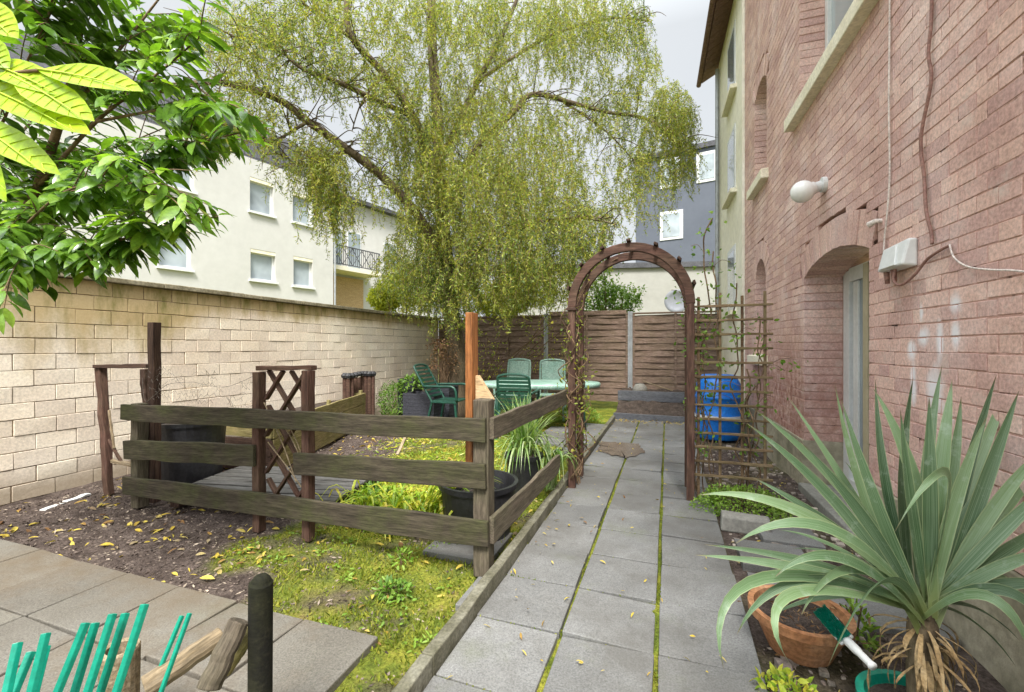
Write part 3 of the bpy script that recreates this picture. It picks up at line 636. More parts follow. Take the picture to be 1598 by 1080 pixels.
# cream neighbour beyond the brick house
nb = thing('cream_house', 'narrow cream rendered house with brown eaves behind the brick house', 'house', HP(8.7, 0, 0))
def nbp(name, mb, mat, par=None, **k):
    o = build(name, mb, mat, nb, M4=MH, **k)
    if par is not None: o.parent = par; o.matrix_basis = par.matrix_basis.inverted() @ o.matrix_basis
    return o
nbp('wall', MB().box((-.03, 7.63, -.1), (4, 10.3, 7.6)), mt['cream'])
EV = .33
mb = MB()
for k in range(14): mb.hexa([(-EV, 7.5+k*.22, 7.02), (4, 7.5+k*.22, 9.4), (4, 7.5+(k+1)*.22-.008, 9.4), (-EV, 7.5+(k+1)*.22-.008, 7.02), (-EV, 7.5+k*.22, 7.07), (4, 7.5+k*.22, 9.45), (4, 7.5+(k+1)*.22-.008, 9.45), (-EV, 7.5+(k+1)*.22-.008, 7.07)])
nbp('eave_boards', mb, mt['eave'])
nbp('roof', MB().hexa([(-EV-.03, 7.4, 7.085), (4, 7.4, 9.48), (4, 10.7, 9.48), (-EV-.03, 10.7, 7.085), (-EV-.03, 7.4, 7.2), (4, 7.4, 9.6), (4, 10.7, 9.6), (-EV-.03, 10.7, 7.2)]), mt['roof'])
nbp('gutter', MB().tube([(-EV-.05, 7.4, 7.06), (-EV-.05, 10.7, 7.06)], .05, 10), mt['eave'])
for z in (1.9, 3.9, 5.6):
    wn = nbp('window', MB().box((-.045, 8.2, z), (-.028, 9.0, z+1.1)), mt['white']); nbp('pane', MB().box((-.05, 8.28, z+.08), (-.046, 8.92, z+1.02)), mt['glass'], wn); nbp('sill', MB().box((-.13, 8.1, z-.07), (-.028, 9.1, z-.004)), mt['sill'], wn)
nbp('downpipe', MB().tube([(-.08, 10.1, 0), (-.08, 10.1, 7.0)], .04, 10), mt['steel'])

# ================================================================== APARTMENTS (beyond the wall)
fa = math.radians(32.4)
A0 = D(CX-9.83/18*F, CY, 18); A0.z = 0
tdir = V3((ct*math.sin(fa)-st*math.cos(fa), st*math.sin(fa)+ct*math.cos(fa), 0)).normalized(); ndir = V3((tdir.y, -tdir.x, 0))      # ndir points to the garden
MA = Matrix(((tdir.x, -ndir.x, 0, A0.x), (tdir.y, -ndir.y, 0, A0.y), (0, 0, 1, 0), (0, 0, 0, 1)))      # local x along the facade, y into the house
def at_fac(px, py):
    d = ray(px, py); k = (A0-O_).dot(ndir)/d.dot(ndir); p = O_+d*k; return (p-A0).dot(tdir), p.z
ap = thing('apartment_block', 'pale cream apartment block with balcony beyond the garden wall', 'building', A0)
def apb(name, mb, mat, par=None, **k):
    o = build(name, mb, mat, ap, M4=MA, **k)
    if par is not None: o.parent = par; o.matrix_basis = par.matrix_basis.inverted() @ o.matrix_basis
    return o
wins = []
for (x0, yt, x1, yb) in ((248, 352, 298, 420), (390, 281, 427, 335), (457, 303, 487, 351), (391, 391, 430, 440), (458, 402, 488, 449)):
    t0, z0 = at_fac(x0, yb*.0+ (yb-2)); t1, _ = at_fac(x1, yb); _, z1 = at_fac((x0+x1)/2, yt); _, z0 = at_fac((x0+x1)/2, yb-2)
    wins.append((t0, t1, z0, z1))
wins.append((wins[0][0]+.2, wins[0][1]+.1, wins[0][2]+2.8, wins[0][3]+2.8)); wins.append((-9, -7.6, wins[0][2], wins[0][3])); wins.append((-9, -7.6, wins[0][2]+2.8, wins[0][3]+2.8))
ZA = 8.75
mb = MB(); xsb = sorted(set([-16, 3.3]+[v for q in wins for v in q[:2]])); zsb = sorted(set([-.1, ZA]+[v for q in wins for v in q[2:]]))
for i in range(len(xsb)-1):
    for k in range(len(zsb)-1):
        xm, zm = (xsb[i]+xsb[i+1])/2, (zsb[k]+zsb[k+1])/2
        if not any(a < xm < b and c < zm < d for a, b, c, d in wins): mb.box((xsb[i], 0, zsb[k]), (xsb[i+1], .35, zsb[k+1]))
mb.box((3.3, 1.6, -.1), (12, 9, 8.9)); mb.box((2.95, .35, -.1), (3.3, 1.6, ZA)); mb.box((-16, .352, ZA-.3), (2.95, 9, ZA-.01))
apb('wall', mb, mt['aptw'])
for (a, b, c, d) in wins:
    fr = MB(); fr.box((a, .14, c), (a+.07, .2, d)); fr.box((b-.07, .14, c), (b, .2, d)); fr.box((a+.07, .142, c), (b-.07, .198, c+.07)); fr.box((a+.07, .142, d-.18), (b-.07, .198, d))
    wn = apb('window', fr, mt['white']); apb('pane', MB().box((a+.05, .17, c+.05), (b-.05, .18, d-.1)), mt['pane'], wn)
    apb('sill', MB().box((a-.08, -.1, c-.09), (b+.08, .14, c-.004)), mt['white'], wn)
    apb('reveal', MB().box((a+.002, .01, d-.14), (b-.002, .139, d-.003)), mt['sill'], wn)
def railing(x0, x1, y, z, h):
    mb = MB(); mb.box((x0, y, z+h-.05), (x1, y+.04, z+h)); mb.box((x0, y, z+.06), (x1, y+.04, z+.1)); k = int((x1-x0)/.12)
    for i in range(k+1): x = x0+(x1-x0)*i/k; mb.box((x-.01, y+.01, z+.1), (x+.01, y+.03, z+h-.05))
    n = int((x1-x0)/.5)
    for i in range(n):
        a = x0+(x1-x0)*i/n; b = x0+(x1-x0)*(i+1)/n
        mb.bar((a, y+.045, z+.1), (b, y+.045, z+h-.05), .02, .03, (0, 1, 0)); mb.bar((a, y+.06, z+h-.05), (b, y+.06, z+.1), .02, .03, (0, 1, 0))
    return mb
apb('terrace_railing', railing(-6, 3.2, .05, ZA+.02, 1.0), mt['roof'])
apb('mansard', MB().hexa([(-16, 1.6, ZA), (3.2, 1.6, ZA), (3.2, 9, ZA), (-16, 9, ZA), (-16, 2.6, ZA+2.6), (3.2, 2.6, ZA+2.6), (3.2, 8, ZA+2.6), (-16, 8, ZA+2.6)]), mt['roof'])
apb('eave', MB().box((3.31, 1.2, 8.9), (12, 9, 9.1)), mt['roof'])
bl_ = apb('balcony', MB().box((3.6, .45, 5.05), (6.6, 1.595, 5.25)), mt['sill']); apb('balcony_railing', railing(3.65, 6.55, .47, 5.26, 1.0), mt['roof'], bl_)
for (a, b, c, d) in ((4.2, 5.0, 5.3, 7.4), (5.3, 6.2, 5.3, 7.4), (4.4, 5.6, 2.6, 4.2), (7.8, 8.8, 5.9, 7.3), (7.8, 8.8, 3.1, 4.5)):
    wn = apb('window', MB().box((a, 1.56, c), (b, 1.595, d)), mt['white']); apb('pane', MB().box((a+.07, 1.545, c+.07), (b-.07, 1.559, d-.07)), mt['glass'], wn)
apb('downpipe', MB().tube([(3.36, -.05, 0), (3.36, -.05, ZA)], .045, 8), mt['steel'])
apb('blind', MB().box((3.7, 1.5, 2.4), (6.3, 1.55, 4.9)), mt['pine'])

# blue grey house and white annex
bang = math.radians(79.2); B0 = D(1135, CY, 24); B0.z = 0
bx = -V3((-math.sin(bang), math.cos(bang), 0)); bn = V3((bx.y, -bx.x, 0))
MBm = Matrix(((bx.x, -bn.x, 0, B0.x), (bx.y, -bn.y, 0, B0.y), (0, 0, 1, 0), (0, 0, 0, 1)))     # x to the right, y away
def at_b(px, py):
    d = ray(px, py); k = (B0-O_).dot(bn)/d.dot(bn); p = O_+d*k; return (p-B0).dot(bx), p.z
bh_ = thing('blue_house', 'blue grey rendered house with white framed windows behind the fence', 'house', B0)
def bhb(name, mb, mat, par=None, **k):
    o = build(name, mb, mat, bh_, M4=MBm, **k)
    if par is not None: o.parent = par; o.matrix_basis = par.matrix_basis.inverted() @ o.matrix_basis
    return o
xl, zt = at_b(992, 240); _, zt = at_b(1110, 229)
bhb('wall', MB().box((xl, 0, -.1), (8, 8, zt)), mt['bluew'])
bhb('parapet', MB().box((xl-.15, -.15, zt+.002), (8, 8.1, zt+.28)), mt['roof'])
for (x0, yt, x1, yb) in ((1087, 240, 1120, 281), (1030, 332, 1066, 372), (1030, 250, 1062, 290), (1087, 330, 1118, 372)):
    if (x0, yt) == (1087, 330): continue
    a, z1 = at_b(x0, yt); b, z0 = at_b(x1, yb)
    wn = bhb('window', MB().box((a, -.05, z0), (b, -.004, z1)), mt['white'], bevel=.01); bhb('pane', MB().box((a+.16, -.07, z0+.16), (b-.16, -.052, z1-.16)), mt['pane'], wn)
an = thing('white_annex', 'low white rendered annex with dark roof edge behind the fence', 'building', (B0.x-3, B0.y-5, 0))
a0 = D(930, CY, 17.5); a1 = D(1119, CY, 17.0); ax_ = (a1-a0); ax_.z = 0; ln = ax_.length; ax_.normalize(); an_ = V3((ax_.y, -ax_.x, 0))
MN = Matrix(((ax_.x, -an_.x, 0, a0.x), (ax_.y, -an_.y, 0, a0.y), (0, 0, 1, 0), (0, 0, 0, 1)))
build('wall', MB().box((-4, 0, -.1), (ln, 3.5, 4.35)), mt['annex'], an, M4=MN); build('roof_edge', MB().box((-4.1, -.12, 4.352), (ln+.1, 3.6, 4.55)), mt['roof'], an, M4=MN)
sdh = thing('satellite_dish', 'grey satellite dish on a bracket at the annex wall', 'satellite dish', D(1056, 490, 16.2))
c = D(1056, 470, 16.2); mb = MB(); prof = [(.001, 0), (.15, .01), (.3, .045), (.42, .1), (.425, .105), (.42, .115), (.3, .06), (.15, .024), (.001, .012)]
mb.lathe((0, 0, 0), prof, 28); ori = (O_-c).normalized().to_track_quat('Z', 'Y').to_matrix().to_4x4()
build('dish', mb, mt['dish'], sdh, smooth=True, M4=Matrix.Translation(c) @ ori)
build('mount', MB().tube([c+V3((0, .1, 0)), c+V3((0, .25, -.1)), c+V3((0, .25, -1.3))], .03, 8).tube([c+V3((0, .25, -1.25)), c+V3((0.15, 1.0, -1.3))], .025, 8), mt['steel'], sdh)

# ================================================================== BACK FENCE
FY = 9.6
px_posts = [-5.0, -4.32, -2.52, -.72]
fl = ['back fence panel of rough lamellas nearest the left wall', 'back fence panel left of the middle, behind the willow trunk', 'back fence panel behind the garden table, left of the steel post', 'brown lamella back fence panel at the end of the path']
ends = [-5.24, -4.32, -2.52, -.72, 1.04]
for i in range(4):
    a, b = ends[i]+.05, ends[i+1]-.05
    t = thing('lamella_fence', fl[i], 'fence', ((a+b)/2, FY, .1), 'lamella panels of the back fence')
    mb = MB(); z = .16
    while z < 1.93:
        h = random.uniform(.135, .165); k = 10
        V = []; Fc = []
        for q in range(k+1):
            x = a+.03+(b-a-.06)*q/k; wv = .012*math.sin(q/k*math.pi*4+(z*40)); sg = .006*math.sin(x*3+z*11); zz = random.uniform(-.004, .004)
            V += [(x, FY-.012+wv-.006, z-.012+sg+zz), (x, FY+.002+wv, z-.012+sg), (x, FY+.006+wv, z+h+sg+zz), (x, FY-.0+wv-.006+.01, z+h+sg+zz)]
        for q in range(k):
            for r in range(4): Fc.append((q*4+r, q*4+(r+1) % 4, q*4+4+(r+1) % 4, q*4+4+r))
        mb.add(V, Fc); z += h-.012
    build('lamellas', mb, mt['lamel'], t)
    mb = MB()
    for x in (a+.02, (a+b)/2, b-.02): mb.box((x-.022, FY-.032, .12), (x+.022, FY-.018 if x != (a+b)/2 else FY-.019, 1.97))
    mb.box((a, FY-.035, 1.972), (b, FY+.03, 2.005)); build('panel_frame', mb, mt['lamel'], t, bevel=.003)
for i, x in enumerate((-4.32, -2.52, -.72)):
    tag(build('fence_post', MB().box((x-.045, FY-.05, 0), (x-.02, FY+.05, 2.03)).box((x-.0195, FY-.02, 0), (x+.0195, FY+.02, 2.03)).box((x+.02, FY-.05, 0), (x+.045, FY+.05, 2.03)), mt['steel'], solo=True, bevel=.003),
        ['galvanised fence post nearest the garden wall', 'galvanised fence post behind the willow hangings', 'galvanised fence post seen through the arch'][i], 'fence post', 'steel posts of the back fence')
# ================================================================== RAISED SOIL AT THE PATH END
mb = MB(); nx, ny = 26, 12; V = []
for j in range(ny+1):
    for i in range(nx+1):
        x = -.88+2.0*i/nx; y = 8.18+.68*j/ny; V.append((x, y, .06+.2*(j/ny)+.03*fbm(x*2, y*3, 2.3)))
build_ = mb.add(V, [(j*(nx+1)+i, j*(nx+1)+i+1, (j+1)*(nx+1)+i+1, (j+1)*(nx+1)+i) for j in range(ny) for i in range(nx)])
kind(build('soil_slope', mb, mt['soil'], smooth=True), 'structure')
mb = MB(); V = []
for j in range(5):
    for i in range(nx+1):
        x = -.88+2.0*i/nx; y = 8.93+.65*j/4; V.append((x, y, .42+.03*fbm(x*2, y*3, 2.3)))
mb.add(V, [(j*(nx+1)+i, j*(nx+1)+i+1, (j+1)*(nx+1)+i+1, (j+1)*(nx+1)+i) for j in range(4) for i in range(nx)])
kind(build('upper_soil_bed', mb, mt['soil'], smooth=True), 'structure')
tag(beam('edging_board', (-.9, 8.14, .06), (1.1, 8.12, .04), .05, .12, mt['slate'], jit=.004), 'low slate grey board at the foot of the soil slope', 'edging board', 'boards holding the soil at the path end')
tag(beam('edging_board', (-.9, 8.9, .35), (1.1, 8.88, .36), .05, .19, mt['slate'], jit=.004), 'upper slate grey board holding back the raised soil', 'edging board', 'boards holding the soil at the path end')
tag(build('stone', MB().lathe((-.5, 9.1, .42), [(.001, .16), (.07, .15), (.11, .09), (.13, .02), (.1, -.02)], 12, 1.2, .8, .4), mt['concrete'], smooth=True, solo=True), 'brown stone lying on the raised soil by the back fence', 'stone')
tag(beam('stick', (-.45, 9.2, .62), (.1, 9.05, .46), .02, .02, mt['log']), 'pale stick leaning on the raised soil by the back fence', 'stick')
# ================================================================== FRONT FENCE
gf = thing('garden_fence', 'low weathered rail fence of mossy boards around the garden bed', 'fence', (-.97, 2.34, 0))
beam('post', (-.985, 2.352, 0), (-.985, 2.352, 1.0), .095, .095, mt['post'], gf, up=(0, 1, 0), jit=.003, bevel=.006)
beam('post', (-4.03, 2.39, 0), (-4.03, 2.39, .84), .085, .085, mt['post'], gf, up=(0, 1, 0), jit=.004)
beam('post', (-2.71, 2.365, 0), (-2.71, 2.365, 1.12), .062, .062, mt['red'], gf, up=(0, 1, 0), jit=.003)
beam('post', (-2.27, 2.365, 0), (-2.27, 2.365, 1.14), .062, .062, mt['red'], gf, up=(0, 1, 0), jit=.003)
beam('rail', (-4.1, 2.305, .778), (-.945, 2.284, .836), .028, .128, mt['rail'], gf, jit=.006, seg=14)
beam('rail', (-4.08, 2.312, .478), (-2.69, 2.312, .548), .028, .15, mt['rail'], gf, jit=.006, seg=8)
beam('rail', (-2.33, 2.308, .525), (-.945, 2.286, .578), .028, .14, mt['rail'], gf, jit=.006, seg=8)
beam('rail', (-4.08, 2.308, .19), (-.93, 2.284, .262), .028, .145, mt['rail'], gf, jit=.006, seg=14)
beam('rail', (-.922, 2.315, .84), (-.868, 4.02, .845), .028, .13, mt['post'], gf, jit=.006, seg=8)
beam('rail', (-.922, 2.315, .27), (-.87, 3.72, .31), .028, .145, mt['post'], gf, jit=.006, seg=8)
# diagonal lattice between the two red posts
lt = thing('lattice_panel', 'red brown diagonal lattice panel between two fence posts', 'lattice', (-2.49, 2.385, 0))
beam('top_bar', (-2.735, 2.385, 1.147), (-2.24, 2.385, 1.16), .06, .03, mt['red'], lt)
def clip(xa, za, dx, x0, x1, z0, z1):
    ts = sorted([(x0-xa)/dx, (x1-xa)/dx]); tz = sorted([z0-za, z1-za]); a, b = max(ts[0], tz[0]), min(ts[1], tz[1]); return (a, b) if b > a+.05 else None
for sgn, yy in ((.78, 2.392), (-.78, 2.412)):
    for k in range(-2, 8):
        xa = -2.68; za = .14+.26*k if sgn > 0 else .14+.26*k
        q = clip(xa if sgn > 0 else -2.3, za, sgn, -2.675, -2.305, .13, 1.13)
        if q and abs(q[1]-q[0]) > .08:
            x_ = xa if sgn > 0 else -2.3; beam('lattice_slat', (x_+sgn*q[0], yy, za+q[0]), (x_+sgn*q[1], yy, za+q[1]), .018, .036, mt['red'], lt, up=(0, 1, 0), jit=.002, seg=4, bevel=.002)
mb = MB()
for a, b in (((412, 628), (462, 752)), ((440, 655), (478, 742)), ((418, 690), (470, 760)), ((450, 662), (472, 720))):
    p, q = onY(*a, 2.34), onY(*b, 2.345); mb.tube(catmull([p, (p+q)/2+V3((.01, .015, -.02)), q], 4), .0045, 5)
tag(build('dead_stems', mb, mt['log'], solo=True), 'thin pale dead stems caught in the diagonal lattice', 'stems')
tag(beam('tall_post', (-3.98, 2.47, .02), (-3.98, 2.47, 1.5), .075, .06, mt['dark'], up=(0, 1, 0), jit=.005), 'tall dark post rising behind the left end of the fence', 'post')
tag(beam('orange_post', (-1.087, 2.41, .62), (-1.087, 2.41, 1.5), .045, .088, mt['orange'], up=(0, 1, 0), jit=.001, seg=4), 'orange varnished post fixed behind the corner fence post', 'post')
tag(build('pine_wedge', MB().hexa([(-1.062, 2.405, .99), (-.95, 2.405, .99), (-.95, 2.44, .99), (-1.062, 2.44, .99), (-1.062, 2.405, 1.13), (-1.045, 2.405, 1.13), (-1.045, 2.44, 1.13), (-1.062, 2.44, 1.13)]), mt['pine'], solo=True, bevel=.003), 'sloping raw pine wedge beside the orange post', 'wedge')
# leaning gate frame at the left
tf = thing('gate_frame', 'crooked red brown timber frame leaning at the left end of the fence', 'frame', (-4.4, 2.55, 0))
p = lambda px, py, f: D(px, py, f)
beam('upright', G(170, 772), p(157, 573, 4.0), .07, .055, mt['red'], tf, up=(0, 1, 0), jit=.008)
beam('top_bar', p(149, 572, 3.98), p(232, 571, 3.85), .05, .035, mt['dark'], tf, jit=.004)
beam('upright', p(230, 636, 3.86), p(226, 576, 3.84), .06, .05, mt['dark'], tf, up=(0, 1, 0), jit=.006)
beam('lower_bar', p(166, 718, 3.98), p(220, 727, 3.8), .035, .03, mt['log'], tf, jit=.004)
beam('brace', p(166, 680, 3.96), p(190, 722, 3.9), .02, .025, mt['red'], tf, jit=.003)
beam('brace', p(170, 640, 3.96), p(178, 700, 3.92), .016, .02, mt['log'], tf, jit=.003)
# chicken wire
mb = MB()
def wire_pt(i, j): 
    x = -3.95+i*.05+.012*math.sin(j*1.7+i*.4); z = .86+j*.043+.02*math.sin(i*.5)+.03*math.sin(i*.21); return V3((x, 2.40+.02*math.sin(i*.8+j), z+random.uniform(-.008, .008)))
for j in range(6):
    for i in range(24):
        if random.random() < .12+.1*j: continue
        a = wire_pt(i, j); 
        mb.tube([a, wire_pt(i+.5, j+.5)], .0011, 3, False); mb.tube([wire_pt(i+.5, j+.5), wire_pt(i+1, j)], .0011, 3, False)
        if random.random() < .7: mb.tube([wire_pt(i+.5, j+.5), wire_pt(i+.5, j+1)], .0011, 3, False)
mb.tube(catmull([p(222, 590, 3.6), p(226, 625, 3.55), p(240, 618, 3.55), p(262, 600, 3.55), p(300, 596, 3.5)], 6), .0018, 4); mb.tube(catmull([p(300, 596, 3.5), p(350, 604, 3.4), p(398, 586, 3.2)], 6), .0016, 4)
tag(build('wire_netting', mb, mt['wire'], solo=True), 'crumpled rusty chicken wire above the top fence rail', 'wire netting')
tag(beam('white_strip', G(66, 797), G(138, 771), .05, .02, mt['white'], jit=.004), 'pale strip lying on the soil by the garden wall', 'strip')

# ================================================================== ROSE ARCH
ra = thing('rose_arch', 'red brown wooden rose arch standing over the path', 'arch', (-.315, 4.25, 0))
XL, XR, ZS = -.82, .185, 1.66; XC = (XL+XR)/2; RR = (XR-XL)/2
for yy in (4.05, 4.46):
    for x in (XL, XR): beam('post', (x, yy, -.01), (x, yy, ZS), .062, .062, mt['red'], ra, up=(0, 1, 0), jit=.002, bevel=.005)
    mb = MB(); k = 24; V = []; Fc = []
    for i in range(k+1):
        a = math.pi*i/k; c_, s_ = math.cos(a), math.sin(a)
        for (r, dy) in ((RR-.037, -.026), (RR+.037, -.026), (RR+.037, .026), (RR-.037, .026)): V.append((XC-r*c_, yy+dy, ZS+.002+r*s_*1.02))
    for i in range(k):
        for r in range(4): Fc.append((i*4+r, i*4+(r+1) % 4, i*4+4+(r+1) % 4, i*4+4+r))
    Fc += [(3, 2, 1, 0), (k*4, k*4+1, k*4+2, k*4+3)]
    build('hoop', mb.add(V, Fc), mt['red'], ra, bevel=.004)
    if yy < 4.2: build('post_cap', MB().box((XL-.045, yy-.045, ZS-.03), (XL+.045, yy+.045, ZS-.004)), mt['dark'], ra, bevel=.003)
for a in (18, 42, 66, 90, 114, 138, 162):
    a = math.radians(a); c_, s_ = math.cos(a), math.sin(a); x, z = XC-(RR+.055)*c_, ZS+(RR+.055)*s_*1.02
    beam('cross_slat', (x, 3.99, z), (x, 4.52, z), .035, .02, mt['dark'], ra, up=(-c_, 0, s_), jit=.002, seg=3, bevel=.002)
for z in (.35, .75, 1.15, 1.5):
    for x in (XL, XR): beam('cross_slat', (x, 4.082, z), (x, 4.428, z), .02, .035, mt['red'], ra, jit=.002, seg=3, bevel=.002)
# twining dry climber on the left side
cl = thing('dry_climber', 'bare brown climber twining up the left side of the wooden arch', 'climber', (-.84, 4.25, 0))
mb = MB(); lv = []
for k in range(16):
    x, y = XL+random.uniform(-.1, .05), random.uniform(4.0, 4.55); pts = [V3((x, y, 0))]; z = 0; top = random.uniform(.9, 2.1)
    while z < top:
        z += .12; th = random.uniform(-1, 1)
        xx = (XL if z < ZS else XC-(RR)*math.sqrt(max(0, 1-((z-ZS)/RR/1.02)**2)))+random.gauss(0, .045); pts.append(V3((xx, 4.25+.25*math.sin(z*3+k)+random.gauss(0, .04), z)))
        if z > .3: lv.append(pts[-1])
    mb.tube(catmull(pts, 3), random.uniform(.003, .007), 5)
build('stems', mb, mt['twig'], cl, smooth=True)
P = np.array([tuple(q) for q in lv for _ in range(3)])+rng.normal(0, .05, (len(lv)*3, 3)); n = len(P); mb = MB()
bigleaves(mb, P, rvec(n), rvec(n), rng.uniform(.02, .05, n), rng.uniform(.012, .025, n)); build('leaves', mb, L['willow'], cl, smooth=True)

# ================================================================== TRELLIS, BARREL, GROUND COVER (right of the arch)
tr = thing('trellis', 'thin square grid trellis standing right of the arch', 'trellis', (.52, 4.1, 0))
for i in range(4): beam('upright', (.25+.165*i, 4.1, .03), (.25+.165*i, 4.1, 1.72+.03*(i % 2)), .022, .016, mt['trel'] if i % 2 else mt['twig'], tr, up=(0, 1, 0), jit=.002)
for i in range(13): beam('crossbar', (.2, 4.086, .22+.118*i), (.8, 4.086, .225+.118*i), .016, .021, mt['trel'], tr, jit=.003)
rc = thing('climbing_rose', 'sparse leafy climbing rose growing through the grid trellis', 'climber', (.42, 4.12, 0))
mb = MB(); lv = []
for k in range(13):
    x = random.uniform(.22, .7); top = [.8, 1.2, 1.5, 1.7, .9, 1.3, 2.3, 1.6, 1.1, 1.4, 2.0, .7, 1.7][k]; x = x if top < 1.8 else .26+.1*(k == 10); pts = [V3((x, 4.13, 0))]; z = 0; dx = random.uniform(-.12, .08)
    while z < top:
        z += .14; pts.append(V3((x+dx*z/1.5+random.gauss(0, .025), 4.11+random.gauss(0, .03), z)))
        if z > .35 and random.random() < .75: lv.append(pts[-1])
        if z > 1.2: lv.append(pts[-1])
    mb.tube(catmull(pts, 3), random.uniform(.0025, .007), 5)
    if top > 1.4:
        for _ in range(3):
            q = random.choice(pts[5:]); e = q+V3((random.uniform(-.2, .22), random.uniform(-.1, .1), random.uniform(-.05, .2))); mb.tube(catmull([q, (q+e)/2+V3((0, 0, .04)), e], 3), .002, 4); lv += [e, (q+e)/2]
build('stems', mb, mt['twig'], rc, smooth=True)
P = np.array([tuple(q) for q in lv for _ in range(3)])+rng.normal(0, .04, (len(lv)*3, 3)); n = len(P); mb = MB()
d = rvec(n); d[:, 2] -= .4; bigleaves(mb, P, nrm(d), rvec(n), rng.uniform(.025, .055, n), rng.uniform(.015, .028, n)); build('leaves', mb, L['bush'], rc, smooth=True)
br = thing('barrel', 'blue plastic drum standing behind the grid trellis by the house', 'barrel', (.68, 6.95, 0))
prof = [(.27, 0), (.285, .02), (.29, .2), (.292, .3), (.305, .315), (.305, .335), (.292, .35), (.292, .55), (.305, .565), (.305, .585), (.292, .6), (.285, .76), (.25, .83), (.23, .84), (.23, .86), (.2, .855), (.001, .85)]
build('drum', MB().lathe((.68, 6.95, 0.02), prof, 32), mt['blue'], br, smooth=True); build('hoop', MB().lathe((.68, 6.95, .33), [(.3, -.02), (.312, -.02), (.312, .02), (.3, .02), (.3, -.02)], 32), mt['white'], br)
build('lid', MB().lathe((.68, 6.95, .86), [(.245, 0), (.245, .03), (.2, .045), (.001, .045)], 32), mt['blue'], br, smooth=True)
def leaf_mound(name, label, cat, c, rx, ry, rz, n, ll, wl_, mat, stems=14, low=True):
    t = thing(name, label, cat, c); c = V3(c)
    P = rvec(n)*rng.uniform(.45, 1., (n, 1))**.6; P[:, 2] = np.abs(P[:, 2]) if low else P[:, 2]
    lump = np.array([1+.25*mnoise.noise(V3(tuple(q))*2.2+c) for q in P])[:, None]; Dn = nrm(P+rvec(n)*.8); Pw = P*lump*np.array([rx, ry, rz])+np.array(c)
    if not low: Pw[:, 2] += rz
    mb = MB(); bigleaves(mb, Pw, Dn, nrm(rvec(n)+np.array([0, 0, 1.2])), rng.uniform(*ll, n), rng.uniform(*wl_, n), .2, .3, ((0, .05), (.35, .95), (.7, .8), (1, .04)))
    build('leaves', mb, mat, t, smooth=True)
    mb = MB()
    for _ in range(stems):
        a = random.uniform(0, 6.28); r = random.uniform(.2, .8); e = c+V3((math.cos(a)*r*rx, math.sin(a)*r*ry, rz*(.8 if low else 1.5))); mb.tube(catmull([c+V3((math.cos(a)*rx*.1, math.sin(a)*ry*.1, -.01)), (c+e)/2+V3((0, 0, .05*rz)), e], 3), .003, 4)
    build('stems', mb, mt['twig'], t); return t
leaf_mound('ground_cover', 'bright green low leafy plant spilling at the foot of the trellis', 'plant', (.55, 3.93, 0), .36, .26, .19, 2600, (.015, .032), (.008, .016), L['cover'])
sb = tag(build('edging_stone', MB().hexa([(.36, 3.52, -.02), (.68, 3.5, -.02), (.69, 3.64, -.02), (.37, 3.66, -.02), (.37, 3.525, .09), (.675, 3.51, .085), (.685, 3.63, .09), (.375, 3.65, .095)]), mt['concrete'], solo=True, bevel=.012), 'grey edging stone lying in front of the bright low plant', 'stone')
# ================================================================== GARDEN BED CONTENTS
def tub(label, c, r0, r1, h, mat, cat='tub', soilz=.06, grp=None, name='tub'):
    t = thing(name, label, cat, c, grp)
    build('shell', MB().lathe(c, [(.001, .0), (r0, 0), (r0+.004, .01), (r1, h-.035), (r1+.018, h-.034), (r1+.02, h), (r1-.004, h), (r1-.01, h-.03), (r0-.01, .02), (.001, .02)], 36), mat, t, smooth=False, bevel=0)
    mb = MB(); mb.lathe(c, [(r1-.012, h-soilz), (r1*.6, h-soilz+.012), (r1*.3, h-soilz+.018), (.001, h-soilz+.012)], 20); build('soil', mb, mt['soil'], t, smooth=True); return t
tub('large round black plastic tub behind the corner post', (-1.24, 2.86, .01), .22, .26, .36, mt['black'], soilz=.14)
tub('round black mortar tub behind the left end of the fence', (-4.15, 2.88, 0), .24, .29, .63, mt['black'], soilz=.05)
tub('small black pot holding the striped grass', (-1.2, 3.78, .01), .13, .155, .34, mt['black'], 'pot', .03, name='plant_pot')
sg = thing('striped_grass', 'tufted striped grass arching out of a black pot by the arch', 'grass', (-1.2, 3.78, .3)); mb = MB()
for k in range(190):
    a = random.uniform(0, 6.28); c_, s_ = math.cos(a), math.sin(a); up = random.random(); b = V3((-1.2+random.gauss(0, .035), 3.78+random.gauss(0, .035), .31))
    if up < .6: r = random.uniform(.02, .26); h = random.uniform(.32, .6); m = b+V3((c_*r*.3, s_*r*.3, h*.7)); e = b+V3((c_*r*1.5, s_*r*1.5, h))
    else: r = random.uniform(.22, .46); h = random.uniform(.22, .4); m = b+V3((c_*r*.5, s_*r*.5, h*1.25)); e = b+V3((c_*r, s_*r, random.uniform(-.3, .12)))
    blade(mb, b, m, e, random.uniform(.01, .018), 7)
build('blades', mb, L['sedge'], sg, smooth=True)
for i in range(1):
    pg = thing('drooping_grass', 'second striped grass clump drooping over the kerb at the arch foot', 'grass', (-.95, 3.95, .1)); mb = MB()
    for k in range(50):
        a = random.uniform(0, 6.28); c_, s_ = math.cos(a), math.sin(a); b = V3((-.98+random.gauss(0, .03), 3.9+random.gauss(0, .03), .02)); r = random.uniform(.12, .3); h = random.uniform(.35, .5)
        blade(mb, b, b+V3((c_*r*.6, s_*r*.6, h*1.3)), b+V3((c_*r, s_*r, random.uniform(.02, .3))), random.uniform(.012, .02), 7)
    build('blades', mb, L['sedge'], pg, smooth=True)
ly = thing('strappy_plant', 'yellowing strap leaved plant sprawling beside the black tub', 'plant', (-1.85, 2.78, 0)); mb = MB()
